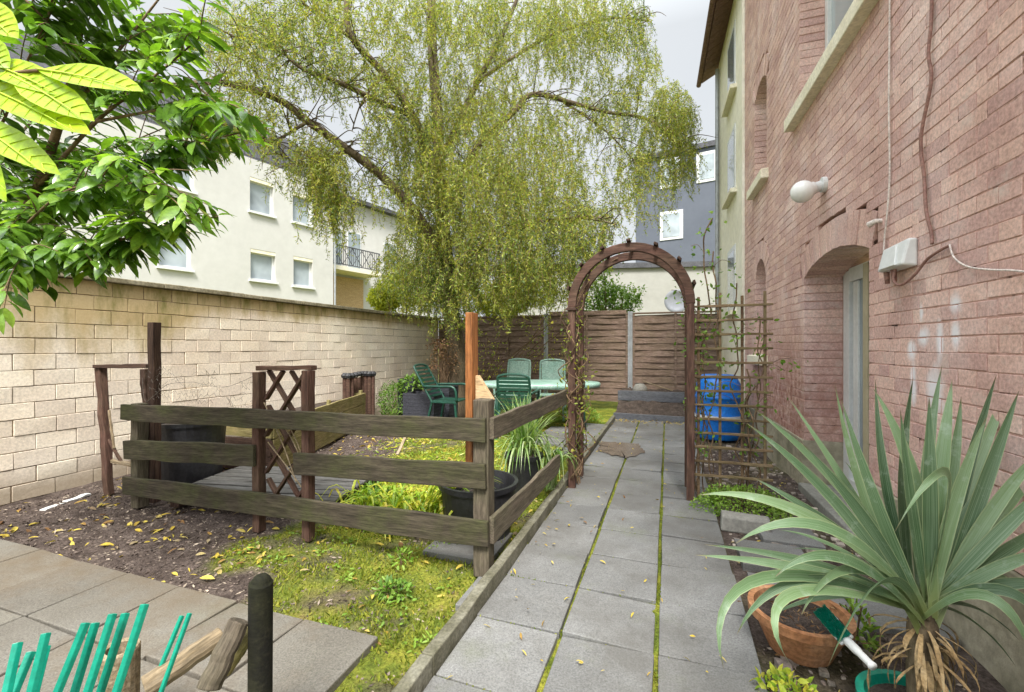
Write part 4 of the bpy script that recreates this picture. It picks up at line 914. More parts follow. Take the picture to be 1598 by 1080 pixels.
for k in range(230):
    a = random.uniform(0, 6.28); c_, s_ = math.cos(a), math.sin(a); b = V3((-1.85+random.gauss(0, .2), 2.8+random.gauss(0, .1), 0)); r = random.uniform(.15, .42); h = random.uniform(.12, .3)
    blade(mb, b, b+V3((c_*r*.5, s_*r*.4, h*1.6)), b+V3((c_*r, s_*r*.8, random.uniform(0, .12))), random.uniform(.013, .024), 6)
for k in range(34):
    b = V3((-1.62+random.gauss(0, .06), 2.8+random.gauss(0, .07), .05)); e = V3((-1.3+random.uniform(-.15, .25), 2.75+random.uniform(-.08, .2), .34+random.uniform(-.06, .05))); blade(mb, b, (b+e)/2+V3((0, 0, .3)), e, random.uniform(.013, .022), 6)
build('leaves', mb, L['strap'], ly, smooth=True)
leaf_mound('herb', 'small green seedling tuft growing in the moss', 'plant', (-1.36, 2.02, 0), .1, .07, .05, 160, (.02, .045), (.01, .02), L['bush'], 6)
leaf_mound('herb', 'pale green weed growing beside the slab under the tub', 'plant', (-1.5, 2.3, 0), .06, .06, .09, 70, (.02, .045), (.01, .02), L['cover'], 6)
leaf_mound('weed', 'dark green leafy weed at the right end of the pallet', 'plant', (-2.2, 3.0, 0), .2, .14, .2, 420, (.02, .05), (.012, .024), L['bush'], 9)
leaf_mound('weed', 'low green plants beyond the arch beside the table', 'plant', (-1.45, 7.75, 0), .4, .3, .3, 1400, (.02, .05), (.012, .024), L['cover'], 9)
# raised bed of planks
rbd = thing('raised_bed', 'long raised bed of olive planks along the garden wall', 'raised bed', (-4.6, 4.5, 0))
for z, m in ((.45, 'tan'), (.27, 'dark'), (.1, 'dark')):
    beam('plank', (-5.1, 3.42, z), (-3.75, 3.42, z), .03, .16, mt[m], rbd, seg=8)
    beam('plank', (-3.76, 3.44, z), (-4.72, 6.15, z-.0), .03, .172, mt['tan'], rbd, seg=8)
beam('plank', (-4.72, 6.17, .42), (-5.12, 6.17, .42), .03, .2, mt['tan'], rbd)
for (x, y) in ((-3.8, 3.49), (-4.3, 4.85), (-4.76, 6.1)): beam('stake', (x, y, 0), (x, y, .58), .045, .045, mt['tan'], rbd, up=(0, 1, 0))
build('bed_soil', MB().add([(-5.1, 3.45, .4), (-3.8, 3.45, .4), (-4.74, 6.12, .42), (-5.1, 6.12, .42)], [(0, 1, 2, 3)]), mt['soil'], rbd)
# pallet deck
pd = thing('pallet', 'weathered grey slatted pallet lying behind the fence', 'pallet', (-3.2, 3.0, 0))
ang = math.radians(12); c0 = V3((-3.15, 2.98, 0)); ux = V3((math.cos(ang), math.sin(ang), 0)); uy = V3((-math.sin(ang), math.cos(ang), 0))
for k in range(7): q = c0+uy*(-.36+.12*k); beam('slat', q-ux*.72+V3((0, 0, .125)), q+ux*.72+V3((0, 0, .125)), .1, .022, mt['grey'], pd)
for k in (-.66, 0, .66): q = c0+ux*k; beam('bearer', q-uy*.4+V3((0, 0, .06)), q+uy*.4+V3((0, 0, .06)), .08, .1, mt['dark'], pd)
# palisade roll
for k in range(9):
    t_ = k/8; q = onX(538+44*t_, 640, -4.95+.1*math.sin(k)); x, y = q.x, q.y
    pl = thing('palisade_stake', ['leftmost dark stake of the palisade by the garden wall', 'second dark palisade stake from the left', 'third dark palisade stake from the left', 'fourth dark palisade stake from the left', 'middle dark palisade stake in the row of nine', 'fourth dark palisade stake from the right', 'third dark palisade stake from the right', 'second dark palisade stake from the right', 'rightmost dark palisade stake beside the green bush'][k], 'stake', (x, y, 0), 'dark palisade stakes by the wall')
    build('shaft', MB().tube([(x, y, -.02), (x, y, .78+random.uniform(-.02, .03))], .035, 10), mt['red'], pl)
    build('head', MB().tube([(x, y, .79), (x, y, .83), (x, y, .87)], [.05, .062, .03], 10), mt['black'], pl)
leaf_mound('bush', 'round light green bush beside the dark palisade', 'bush', (-4.62, 6.95, 0), .36, .34, .33, 2600, (.025, .05), (.012, .024), L['bush'], 14, low=False)
# rattan planters
def planter(label, c, w_, d_, h):
    t = thing('rattan_planter', label, 'planter', c, 'dark rattan planters'); x, y, z = c; mb = MB(); k = int(h/.03)
    for i in range(k):
        o = .004*(i % 2); mb.box((x-w_/2-o, y-d_/2-o, z+i*h/k+.001), (x+w_/2+o, y-d_/2+.02, z+(i+1)*h/k-.002)); mb.box((x+w_/2-.02, y-d_/2+.021, z+i*h/k+.001), (x+w_/2+o, y+d_/2+o, z+(i+1)*h/k-.002)); mb.box((x-w_/2-o, y-d_/2+.021, z+i*h/k+.001), (x-w_/2+.02, y+d_/2+o, z+(i+1)*h/k-.002)); mb.box((x-w_/2+.021, y+d_/2-.02, z+i*h/k+.001), (x+w_/2-.021, y+d_/2+o, z+(i+1)*h/k-.002))
    build('body', mb, mt['rattan'], t); build('soil', MB().box((x-w_/2+.021, y-d_/2+.021, z+h-.08), (x+w_/2-.021, y+d_/2-.021, z+h-.05)), mt['soil'], t); return t
q = D(662, 640, 7.75); planter('low wide dark rattan planter behind the reclining chair', (q.x, q.y, 0), .6, .4, .5)
q2 = D(640, 640, 8.2); planter('tall dark rattan planter in the corner by the wall', (q2.x, q2.y, 0), .32, .32, .72)
q3 = D(694, 640, 8.0); planter('dark rattan planter with dried flowers behind the chair', (q3.x, q3.y, 0), .36, .36, .6)
leaf_mound('leafy_plant', 'green leafy plant growing in the tall rattan planter', 'plant', (q2.x+.1, q2.y-.1, .55), .24, .22, .24, 300, (.04, .08), (.02, .04), L['bush'], 8)
dh = thing('dried_flowers', 'dried brown flower heads standing by the willow trunk', 'plant', (q3.x, q3.y, .5)); mb = MB(); fl_ = MB()
for k in range(46):
    e = V3((q3.x+random.gauss(0, .18), q3.y+random.gauss(0, .14), .5+random.uniform(.35, .95))); mb.tube(catmull([V3((q3.x+random.gauss(0, .05), q3.y+random.gauss(0, .05), .5)), V3((q3.x, q3.y, .8))*.5+e*.5, e], 3), .004, 4)
    n = 16; Pn = np.array(e)+rng.normal(0, .035, (n, 3)); diamonds(fl_, Pn, rvec(n), rng.uniform(.03, .05, n), rng.uniform(.018, .03, n))
build('stems', mb, mt['twig'], dh); build('leaves', fl_, L['dry'], dh)  # the part called leaves here holds the dried flower heads, not foliage
# table
tb = thing('garden_table', 'pale green oval plastic garden table by the arch', 'table', (-1.93, 6.85, 0))
mb = MB(); cx, cy = -1.93, 6.86
mb.lathe((cx, cy, 0), [(.001, .735), (.9, .74), (.97, .735), (.985, .715), (.98, .67), (.96, .665), (.955, .7), (.9, .715), (.001, .71)], 48, 1, .56, .345); build('tabletop', mb, mt['palep'], tb, smooth=True)
for a, b in ((-.62, -.25), (.62, -.25), (-.62, .25), (.62, .25)):
    x = cx+a*math.cos(.345)-b*math.sin(.345); y = cy+a*math.sin(.345)+b*math.cos(.345)
    build('leg', MB().tube([(x+(x-cx)*.12, y+(y-cy)*.12, 0), (x, y, .7)], [.028, .04], 10), mt['greenp'], tb, smooth=True)
def chair(label, x, y, rot, mat, h=.92, rec=.12, mesh=False):
    t = thing('garden_chair', label, 'chair', (x, y, 0), 'green garden chairs')
    R_ = Matrix.Translation(V3((x, y, 0))) @ Matrix.Rotation(rot, 4, 'Z')        # local: -y is the back, +y the front
    def bb(name, mb, **k): return build(name, mb, mat, t, M4=R_, **k)
    mb = MB()
    for k in range(5): mb.box((-.23, -.2+k*.088, .42), (.23, -.12+k*.088, .44))
    mb.box((-.25, -.22, .4), (-.22, .24, .425)); mb.box((.22, -.22, .4), (.25, .24, .425)); bb('seat', mb, bevel=.004)
    mb = MB(); n = 8; yb = lambda z: -.21-rec*(z-.42)/.5
    if mesh:
        mb.bar((0, yb(.5), .5), (0, yb(h-.03), h-.03), .4, .012, (0, 1, 0))
    else:
        for k in range(n): z = .5+(h-.56)*k/(n-1); mb.bar((-.215, yb(z)-.0, z), (.215, yb(z), z), .02, .036, (0, -rec, 1))
    hw = .225; pts = [V3((-hw, yb(.42), .42)), V3((-hw, yb(h-.1), h-.1)), V3((-hw+.05, yb(h-.02), h-.02)), V3((0, yb(h), h)), V3((hw-.05, yb(h-.02), h-.02)), V3((hw, yb(h-.1), h-.1)), V3((hw, yb(.42), .42))]
    mb.tube(catmull(pts, 4), .018, 8); bb('backrest', mb)
    for s in (-1, 1):
        bb('leg', MB().bar((s*.24, .25, 0), (s*.22, .2, .41), .035, .03, (0, 1, 0))); bb('leg', MB().bar((s*.25, -.3, 0), (s*.225, -.2, .41), .035, .03, (0, 1, 0)))
        bb('armrest', MB().tube(catmull([V3((s*.245, yb(.66), .66)), V3((s*.27, -.05, .665)), V3((s*.265, .2, .65)), V3((s*.24, .235, .43))], 4), [.02]*12+[.018], 8), smooth=True)
    return t
chair('dark green slatted plastic chair in front of the garden table', -2.02, 6.1, .1, mt['greenp'])
chair('green reclining slatted chair turned sideways left of the table', -3.35, 6.55, -1.9+.35, mt['greenp'], 1.0, .3)
chair('pale green high backed chair behind the garden table', -2.62, 7.6, 3.0, mt['palep'], 1.07, .05, True)
chair('pale green high backed chair behind the table nearest the arch', -1.97, 7.85, 3.3, mt['palep'], 1.06, .05, True)
tag(beam('stick', D(620, 710, 4.6), D(645, 655, 5.2), .03, .02, mt['log']), 'pale stick leaning in the leaf strewn grass behind the fence', 'stick')
# ================================================================== WILLOW
wt = thing('weeping_willow', 'big yellow green weeping willow in the back left corner of the garden', 'tree', (-3.7, 7.45, 0))
LIMBS = [  # (px, py, distance) traced as real limbs at their own depth, radius at the ends
 ([(712, 640, 8.25), (710, 560, 8.3), (704, 490, 8.35), (697, 400, 8.4), (690, 300, 8.5), (684, 190, 8.6), (678, 90, 8.7), (676, -20, 8.8), (690, -160, 8.8)], .19, .07),
 ([(698, 420, 8.4), (660, 345, 8.1), (600, 282, 7.8), (540, 234, 7.4), (480, 190, 7.1), (430, 156, 6.9), (382, 136, 6.7), (322, 124, 6.5), (260, 150, 6.4)], .1, .035),
 ([(690, 300, 8.5), (650, 190, 8.0), (598, 112, 7.6), (550, 60, 7.4), (545, -40, 7.3)], .085, .04),
 ([(640, 180, 7.9), (560, 142, 7.2), (520, 125, 7.0), (473, 104, 6.8), (428, 74, 6.7), (370, 60, 6.6)], .05, .02),
 ([(694, 340, 8.4), (740, 240, 8.6), (800, 175, 8.8), (830, 147, 8.9), (895, 163, 9.0), (945, 178, 9.0), (1010, 190, 9.1), (1060, 230, 9.1)], .08, .02),
 ([(880, 160, 9.0), (905, 176, 9.0), (950, 207, 9.0), (985, 250, 9.0)], .03, .012),
 ([(688, 250, 8.5), (740, 130, 8.9), (790, 40, 9.2), (830, -60, 9.3)], .07, .03),
 ([(740, 130, 8.9), (850, 60, 9.3), (950, 30, 9.5), (1010, 40, 9.5)], .045, .015),
 ([(700, 430, 8.4), (760, 380, 8.0), (830, 350, 7.7), (900, 340, 7.6), (960, 350, 7.5)], .05, .012),
 ([(480, 190, 7.1), (420, 220, 6.8), (380, 210, 6.7)], .03, .008), ([(540, 235, 7.4), (520, 250, 7.2), (470, 255, 7.1), (440, 240, 7.0)], .02, .006),
 ([(550, 60, 7.4), (480, 10, 7.0), (420, -50, 6.8)], .035, .015), ([(598, 112, 7.6), (560, 160, 7.3), (545, 200, 7.2)], .02, .008),
 ([(300, 130, 6.4), (340, 160, 6.4), (345, 200, 6.4)], .02, .006)]
mb = MB(); LP = []
for pts, r0, r1 in LIMBS:
    P = [D(*q) for q in pts]
    if pts[0][1] == 640: P[0].z = -.05
    for q in P[1:]: q += V3((random.gauss(0, .03), random.gauss(0, .06), 0))
    c = catmull(P, 6); n = len(c); mb.tube(c, [r0+(r1-r0)*(i/(n-1))**.8 for i in range(n)], 10 if r0 > .06 else 7)
    LP += [(q, i/(n-1)) for i, q in enumerate(c) if (r0 < .15 or i > n*.45)]
# twigs off the limbs
tw = []
for _ in range(420):
    q, t = random.choice(LP); a = V3((random.gauss(0, 1), random.gauss(0, 1), random.gauss(.1, .6))).normalized(); l = random.uniform(.25, .9)
    e1 = q+a*l*.5+V3((0, 0, .06)); e2 = q+a*l+V3((random.gauss(0, .1), random.gauss(0, .1), -.1*l)); c = catmull([q, e1, e2], 4); mb.tube(c, [.014-.011*i/(len(c)-1) for i in range(len(c))], 4, False); tw.append(e2)
build('trunk', mb, mt['bark'], wt, smooth=True)
# hanging strands in clumps: (px, py, distance, rx, ry, depth spread, strands, length)
CL = [(380, 60, 6.6, 80, 55, .5, 150, .5), (480, 40, 6.9, 70, 60, .6, 150, .5), (400, 160, 6.7, 70, 45, .5, 90, .5), (340, 200, 6.5, 35, 40, .4, 60, .5), (560, 30, 7.4, 70, 50, .6, 140, .5), (520, 120, 7.2, 60, 40, .5, 95, .5),
 (640, 40, 8.2, 60, 50, .7, 95, .5), (720, 30, 8.9, 70, 50, .8, 190, .6), (800, 50, 9.1, 80, 60, .8, 240, .6), (880, 40, 9.3, 60, 50, .7, 190, .6), (960, 40, 9.4, 50, 45, .6, 150, .6), (1000, 70, 9.4, 26, 50, .5, 70, .5), (905, 100, 9.2, 60, 40, .7, 90, .5),
 (440, 210, 6.9, 50, 35, .5, 50, .45), (500, 260, 7.1, 28, 40, .35, 130, .75), (515, 320, 7.2, 26, 40, .3, 90, .7), (575, 300, 7.6, 40, 25, .4, 45, .5), (620, 150, 8.0, 45, 60, .7, 110, .6), (640, 250, 8.1, 45, 60, .6, 130, .7), (600, 220, 7.8, 40, 30, .5, 45, .5),
 (740, 130, 8.8, 70, 60, .8, 200, .7), (800, 190, 8.9, 70, 60, .8, 210, .7), (720, 230, 8.5, 60, 60, .8, 170, .7), (680, 330, 8.4, 50, 70, .7, 210, .7), (760, 320, 8.2, 70, 70, .8, 260, .7), (840, 290, 8.4, 70, 70, .8, 240, .7), (900, 200, 9.0, 55, 40, .7, 100, .5),
 (980, 200, 9.1, 50, 35, .5, 110, .5), (1050, 190, 9.1, 34, 45, .4, 140, .6), (1060, 250, 9.1, 24, 45, .4, 100, .6), (1010, 270, 9.1, 40, 40, .5, 95, .5), (940, 300, 8.6, 55, 60, .7, 140, .6), (910, 370, 7.8, 50, 45, .6, 100, .6), (850, 390, 7.7, 60, 50, .6, 160, .6),
 (780, 400, 7.9, 60, 50, .7, 170, .7), (710, 420, 8.3, 50, 40, .5, 130, .6), (650, 400, 8.4, 45, 40, .5, 110, .5), (690, 160, 8.6, 60, 60, .7, 100, .6), (960, 150, 9.2, 50, 30, .5, 60, .4), (1010, 130, 9.3, 30, 30, .4, 40, .4), (1000, 330, 8.2, 40, 30, .5, 50, .4), (640, 430, 8.1, 50, 40, .5, 90, .6), (700, 460, 7.9, 45, 40, .4, 150, .6), (770, 460, 8.0, 60, 40, .5, 130, .5), (850, 450, 7.9, 50, 40, .4, 100, .5), (660, 470, 8.0, 30, 30, .3, 40, .4), (430, 270, 6.9, 22, 30, .3, 22, .3)]
P_, D_, N_ = [], [], []; st_mb = MB(); nst = 0
for (px, py, f, rx, ry, df, ns, ln) in CL:
    ns *= random.uniform(.55, 1.5)
    for _ in range(int(ns*(1.75 if py > 330 else 1.35))):
        while True:
            a, b = random.uniform(-1, 1), random.uniform(-1, 1)
            if a*a+b*b < 1: break
        p = D(px+a*rx, py+b*ry-15, f+random.gauss(0, df)); h = V3((random.gauss(0, 1), random.gauss(0, 1), 0)); h.normalize(); out = random.uniform(.3, 1.1); L_ = ln*random.uniform(.35, 1.35); k = int(L_/.03)+2
        v = h*out+V3((0, 0, random.uniform(-.2, .5))); q = p.copy(); prev = q.copy(); step = L_/k; line = [q.copy()]
        for i in range(k):
            v = (v+V3((random.gauss(0, .19), random.gauss(0, .19), -.19))); v.normalize(); q = q+v*step; line.append(q.copy())
            P_.append(tuple(q)); D_.append(tuple(v)); P_.append(tuple(q)); D_.append(tuple(v))
        st_mb.tube(line[::3]+line[-1:], .0025, 3, False)
        nst += 1
P_ = np.array(P_); D_ = np.array(D_); n = len(P_); print('willow leaves', n)
d = nrm(D_*.55+rvec(n)*.95+np.array([0, 0, -.2])); mb = MB(); diamonds(mb, P_+rng.normal(0, .012, (n, 3)), d, rng.uniform(.035, .085, n), rng.uniform(.009, .02, n))
build('crown', mb, L['willow'], wt); build('twigs', st_mb, mt['twig'], wt)
# ------------------------------------------------------------------ shrubs behind the fence and at the tree foot
def leafy_bush(name, label, blobs, ll, ww, mat, n, stem_to, grp=None):
    c0 = V3(blobs[0][0]); t = thing(name, label, 'bush', (c0.x, c0.y, 0), grp); mb = MB(); sm = MB()
    for c, r in blobs:
        c = V3(c); P = rvec(n)*rng.uniform(.2, 1, (n, 1))**.5; lump = np.array([1+.4*mnoise.noise(V3(tuple(q))*2.5+c) for q in P])[:, None]
        P = P*lump*np.array(r)+np.array(c); bigleaves(mb, P, nrm(rvec(n)+np.array([0, 0, -.2])), rvec(n), rng.uniform(*ll, n), rng.uniform(*ww, n), .2, .3, ((0, .05), (.35, .95), (.7, .8), (1, .04)))
        for _ in range(7): e = c+V3((random.gauss(0, .5)*r[0], random.gauss(0, .5)*r[1], random.gauss(.2, .4)*r[2])); b = V3((stem_to[0]+random.gauss(0, .08), stem_to[1]+random.gauss(0, .08), 0)); sm.tube(catmull([b, (b+e)/2+V3((random.gauss(0, .1), 0, .1)), e], 4), .009, 5)
    build('leaves', mb, mat, t, smooth=True); build('stems', sm, mt['twig'], t); return t
q = D(640, 460, 10.6); leafy_bush('bush', 'yellow green bush behind the left end of the back fence', [(D(640, 450, 10.6), (.75, .5, .6)), (D(600, 465, 10.2), (.35, .4, .3)), (D(700, 440, 10.8), (.7, .5, .6))], (.05, .08), (.02, .035), L['lemon'], 5200, (q.x, q.y))
q = D(830, 460, 10.6); leafy_bush('bush', 'bright lemon green bush behind the back fence in the middle', [(D(830, 440, 10.6), (.9, .5, .7)), (D(780, 470, 10.5), (.7, .4, .5))], (.05, .08), (.02, .035), L['lemon'], 5600, (q.x, q.y))
q = D(940, 465, 10.8); leafy_bush('bush', 'mid green bush showing above the back fence inside the arch', [(D(925, 445, 10.8), (.55, .4, .75)), (D(965, 468, 10.8), (.6, .4, .4))], (.06, .1), (.025, .04), L['bush'], 1800, (q.x, q.y))
q = D(740, 600, 8.6); leafy_bush('bush', 'thin brownish shrub behind the garden table', [(D(760, 560, 8.6), (.5, .35, .6)), (D(850, 540, 8.7), (.55, .3, .6)), (D(720, 530, 8.6), (.35, .3, .5))], (.03, .06), (.012, .025), L['strap'], 260, (q.x, q.y))
# ================================================================== LAUREL (near left)
lr = thing('laurel_tree', 'glossy dark green leafy tree reaching in from the left edge', 'tree', D(-150, 760, 2.6)); lr.location.z = 0
mb = MB(); TW = []
root = V3(lr.location)
BR = [([(-150, 480, 2.5), (-40, 420, 2.4), (40, 330, 2.3), (90, 200, 2.2), (120, 80, 2.2), (140, -60, 2.2)], .034), ([(-40, 420, 2.4), (30, 365, 2.3), (90, 320, 2.25), (140, 295, 2.2), (230, 250, 2.15), (300, 225, 2.1), (385, 205, 2.05)], .013),
 ([(-40, 420, 2.4), (60, 400, 2.2), (150, 385, 2.1), (220, 365, 2.0), (300, 345, 2.0), (340, 338, 2.0)], .01), ([(60, 290, 2.25), (150, 190, 2.1), (240, 120, 2.05), (310, 60, 2.0)], .011), ([(90, 200, 2.2), (200, 60, 2.3), (270, -30, 2.3)], .011),
 ([(-150, 440, 2.5), (-60, 400, 2.1), (20, 395, 2.0), (50, 405, 1.95)], .009), ([(-40, 420, 2.4), (20, 370, 2.2), (100, 300, 2.0), (180, 290, 1.9), (260, 310, 1.9)], .008), ([(120, 80, 2.2), (60, 20, 2.0), (0, -40, 2.0)], .01), ([(-150, 480, 2.5), (-100, 390, 2.4), (-60, 300, 2.3), (0, 200, 2.1), (40, 100, 2.0), (80, 20, 2.0)], .01),
 ([(150, 190, 2.1), (260, 170, 2.05), (340, 165, 2.0)], .008), ([(-150, 480, 2.5), (-100, 400, 2.55), (-40, 300, 2.6), (60, 180, 2.7), (160, 120, 2.8), (230, 60, 2.8)], .012), ([(-150, 480, 2.5), (-110, 420, 2.6), (-60, 350, 2.7), (80, 260, 2.8), (180, 230, 2.8), (280, 190, 2.8)], .012),
 ([(0, 390, 2.3), (70, 395, 2.2), (130, 392, 2.15), (190, 390, 2.1)], .008)]
mb.tube(catmull([root, root+V3((.03, .02, .8)), D(-150, 480, 2.5)], 6), [.05]*6+[.045]*6+[.04], 10)
for pts, r0 in BR:
    c = catmull([D(*q) for q in pts], 6); n = len(c); mb.tube(c, [r0*(1-.75*i/(n-1)) for i in range(n)], 7)
    for i in range(3, n):
        for _ in range(2):
            if random.random() < .46: TW.append((c[i], (c[i]-c[i-1]).normalized()))
    TW.append((c[-1], (c[-1]-c[-2]).normalized())); TW.append((c[-1], (c[-1]-c[-2]).normalized()))
LPs, LDs, LUs, LLs = [], [], [], []
right = V3((ct, st, 0))
def proj(p):
    d = p-O_; r = d.x*ct+d.y*st; f = d.y*ct-d.x*st; return CX+F*r/f, CY-F*d.z/f
def laurel_edge(y):
    pts = [(-400, 330), (60, 325), (110, 310), (160, 330), (190, 385), (225, 400), (255, 330), (290, 250), (315, 270), (335, 345), (360, 310), (390, 260), (420, 190), (445, 140), (460, 40), (520, 0), (2000, -100)]
    for (a, b), (c, d) in zip(pts, pts[1:]):
        if a <= y < c: return b+(d-b)*(y-a)/(c-a)
    return -100
for q, dr_ in TW:
    if proj(q)[0] > laurel_edge(proj(q)[1])-10: continue
    a = (dr_+V3((random.gauss(0, .55), random.gauss(0, .55), random.gauss(-.05, .4)))+right*.25).normalized(); l = random.uniform(.2, .38); e = q+a*l+V3((0, 0, -.1*l)); c = catmull([q, q+a*l*.5+V3((0, 0, .02)), e], 5)
    if proj(e)[0] > laurel_edge(proj(e)[1]+10)+25: continue
    n = len(c); mb.tube(c, [.0035-.002*i/(n-1) for i in range(n)], 5, False)
    pa = (c[-1]-c[0]).normalized(); side = pa.cross(V3((0, 0, 1)))
    if side.length < .1: side = V3((1, 0, 0))
    side.normalize(); m = int(l/.032)
    for i in range(m):
        t = (i+.6)/m; p = c[min(n-1, int(t*(n-1)))]
        for s_ in (1, -1):
            if random.random() < .1 or proj(p)[0] > laurel_edge(proj(p)[1]+20): continue
            dd = (pa*.55+side*s_*random.uniform(.6, 1.)+V3((random.gauss(0, .12), random.gauss(0, .12), random.uniform(-.9, -.05)))).normalized()
            LPs.append(tuple(p)); LDs.append(tuple(dd)); LUs.append((random.gauss(0, .3), random.gauss(0, .3), 1)); LLs.append(random.uniform(.09, .165)*(1-.25*t))
    LPs.append(tuple(c[-1])); LDs.append(tuple(pa)); LUs.append((0, 0, 1)); LLs.append(.09)
build('branches', mb, mt['twig'], lr, smooth=True)
LPs = np.array(LPs); n = len(LPs); print('laurel leaves', n); LLs = np.array(LLs); mb = MB()
bigleaves(mb, LPs, np.array(LDs), nrm(np.array(LUs)), LLs, LLs*rng.uniform(.29, .38, n), .3, .25); build('leaves', mb, L['laurel'], lr, smooth=True)
# bright sprig close to the lens
sp = thing('shrub_sprig', 'bright lime green big leaved shrub sprig at the top left', 'shrub', D(-330, 760, .75)); sp.location.z = 0; root = V3(sp.location)
mb = MB(); stp = catmull([root, root+V3((0.02, 0, .9)), D(-260, 330, .72), D(-130, 190, .66), D(-40, 120, .62)], 6); mb.tube(stp, [.012-.009*i/(len(stp)-1) for i in range(len(stp))], 8)
LV = [((-30, 95, .62), (95, 135, .58), .036), ((60, 110, .6), (213, 128, .58), .036), ((20, 120, .6), (136, 176, .57), .037), ((-40, 130, .62), (124, 190, .56), .04), ((-60, 180, .64), (76, 256, .58), .034), ((-50, 0, .64), (20, 50, .62), .04), ((-60, 60, .6), (10, 100, .6), .04), ((-90, 150, .66), (-10, 300, .6), .04), ((-110, 120, .64), (-60, 10, .62), .04)]
lm = MB(); lm_rib = MB()
for a, b, w_ in LV:
    p0, p1 = D(*a), D(*b); l = (p1-p0).length; dr_ = (p1-p0).normalized()
    bigleaves(lm, np.array([tuple(p0)]), np.array([tuple(dr_)]), np.array([tuple((V3((.3, -.85, .5))).normalized())]), [l], [w_*1.25], .08, .25, ((0, .02), (.08, .3), (.2, .62), (.35, .92), (.5, 1.), (.65, .95), (.8, .7), (.92, .38), (1, .02)))
    mb2 = lm_rib; rp = [p0+(p1-p0)*t_+V3((0, -.001, .0015-.08*l*t_*t_)) for t_ in (0, .25, .5, .75, .97)]; mb2.tube(rp, [.0016, .0014, .0011, .0008, .0003], 5)
    Dv, Uv = dr_, V3((.3, -.85, .5)).normalized(); Sv = Dv.cross(Uv).normalized(); Nv = Sv.cross(Dv).normalized(); Wv = w_*1.25
    for t_ in (.14, .24, .34, .44, .54, .64, .74, .84):
        for s_ in (1, -1):
            vp = []
            for fr_ in (.0, .5, .9):
                tt = t_+.1*fr_; we = float(np.interp(tt, (0, .08, .2, .35, .5, .65, .8, .92, 1), (.02, .3, .62, .92, 1, .95, .7, .38, .02)))*fr_
                vp.append(p0+Dv*l*tt-Nv*l*.08*tt*tt+Sv*s_*Wv*we*.5+Nv*(Wv*we*.25*.5+.0006))
            mb2.tube(vp, [.0007, .0005, .0003], 4, False)
    q = min(stp, key=lambda s_: (s_-p0).length); mb.tube([q, p0], .0025, 5)
build('stem', mb, mt['twig'], sp, smooth=True); build('leaves', lm, L['lime'], sp, smooth=True); mt['rib'] = M('leaf_midrib', [(.33, .47, .03), (.42, .53, .04)], 9, .5, .05); build('midribs', lm_rib, mt['rib'], sp)

# ================================================================== YUCCA AND POTS (near right)
hub = D(1440, 962, 1.5)
yu = thing('yucca', 'big grey green yucca with sword leaves in the bottom right corner', 'plant', (hub.x, hub.y, .2))
TIPS = [((1085, 866, 1.45), (1290, 890, 1.4), .05), ((1092, 772, 1.5), (1270, 790, 1.42), .055), ((1148, 848, 1.38), (1300, 800, 1.35), .06), ((1165, 660, 1.6), (1330, 800, 1.5), .058), ((1180, 640, 1.75), (1330, 770, 1.65), .055), ((1130, 1046, 1.2), (1150, 870, 1.3), .05),
 ((1238, 1046, 1.15), (1200, 900, 1.25), .045), ((1312, 622, 1.6), (1380, 830, 1.5), .062), ((1303, 600, 1.78), (1345, 790, 1.66), .055), ((1366, 592, 1.8), (1380, 780, 1.65), .055), ((1362, 605, 1.62), (1440, 760, 1.5), .06), ((1425, 590, 1.75), (1400, 770, 1.62), .07), ((1486, 592, 1.6), (1465, 760, 1.5), .07),
 ((1470, 570, 1.85), (1440, 760, 1.7), .06), ((1500, 618, 1.7), (1480, 780, 1.58), .065), ((1555, 585, 1.78), (1500, 760, 1.62), .06), ((1590, 610, 1.65), (1530, 770, 1.55), .065), ((1640, 690, 1.6), (1540, 800, 1.5), .06), ((1660, 740, 1.5), (1560, 830, 1.45), .06), ((1680, 800, 1.5), (1560, 860, 1.45), .058), ((1650, 860, 1.4), (1560, 880, 1.4), .055),
 ((1660, 920, 1.35), (1560, 905, 1.4), .055), ((1640, 1000, 1.3), (1570, 900, 1.35), .05), ((1620, 1060, 1.25), (1550, 900, 1.3), .045), ((1395, 832, 1.28), (1500, 690, 1.35), .045), ((1175, 745, 1.62), (1320, 830, 1.5), .05), ((1210, 900, 1.3), (1320, 850, 1.32), .05), ((1250, 960, 1.3), (1330, 860, 1.35), .048), ((1180, 905, 1.6), (1320, 900, 1.55), .05),
 ((1290, 1045, 1.2), (1380, 870, 1.3), .045), ((1150, 990, 1.35), (1250, 880, 1.35), .045), ((1100, 850, 1.72), (1300, 880, 1.6), .05), ((1450, 620, 1.5), (1450, 780, 1.46), .065), ((1540, 650, 1.5), (1480, 800, 1.45), .06), ((1405, 640, 1.52), (1420, 800, 1.47), .062), ((1250, 690, 1.55), (1370, 830, 1.48), .056), ((1230, 620, 1.9), (1350, 800, 1.7), .05), ((1600, 930, 1.7), (1530, 880, 1.6), .05), ((1590, 560, 1.9), (1520, 740, 1.7), .055), ((1680, 640, 1.8), (1580, 780, 1.65), .055)]
mb = MB(); AC = []
for tp, mid, w_ in TIPS:
    p2, pm = D(*tp), D(*mid); b = hub+V3((random.gauss(0, .015), random.gauss(0, .015), random.uniform(-.05, .04))); p1 = pm*2-(b+p2)*.5; p1 = p1*.5+pm*.5
    cv = (p2-b).normalized(); s_ = cv.cross(V3((random.gauss(0, .3), -1, random.gauss(0.4, .3)))).normalized()
    AC += blade(mb, b, p1, p2, w_*.66, 14, fold=.16, side=s_)
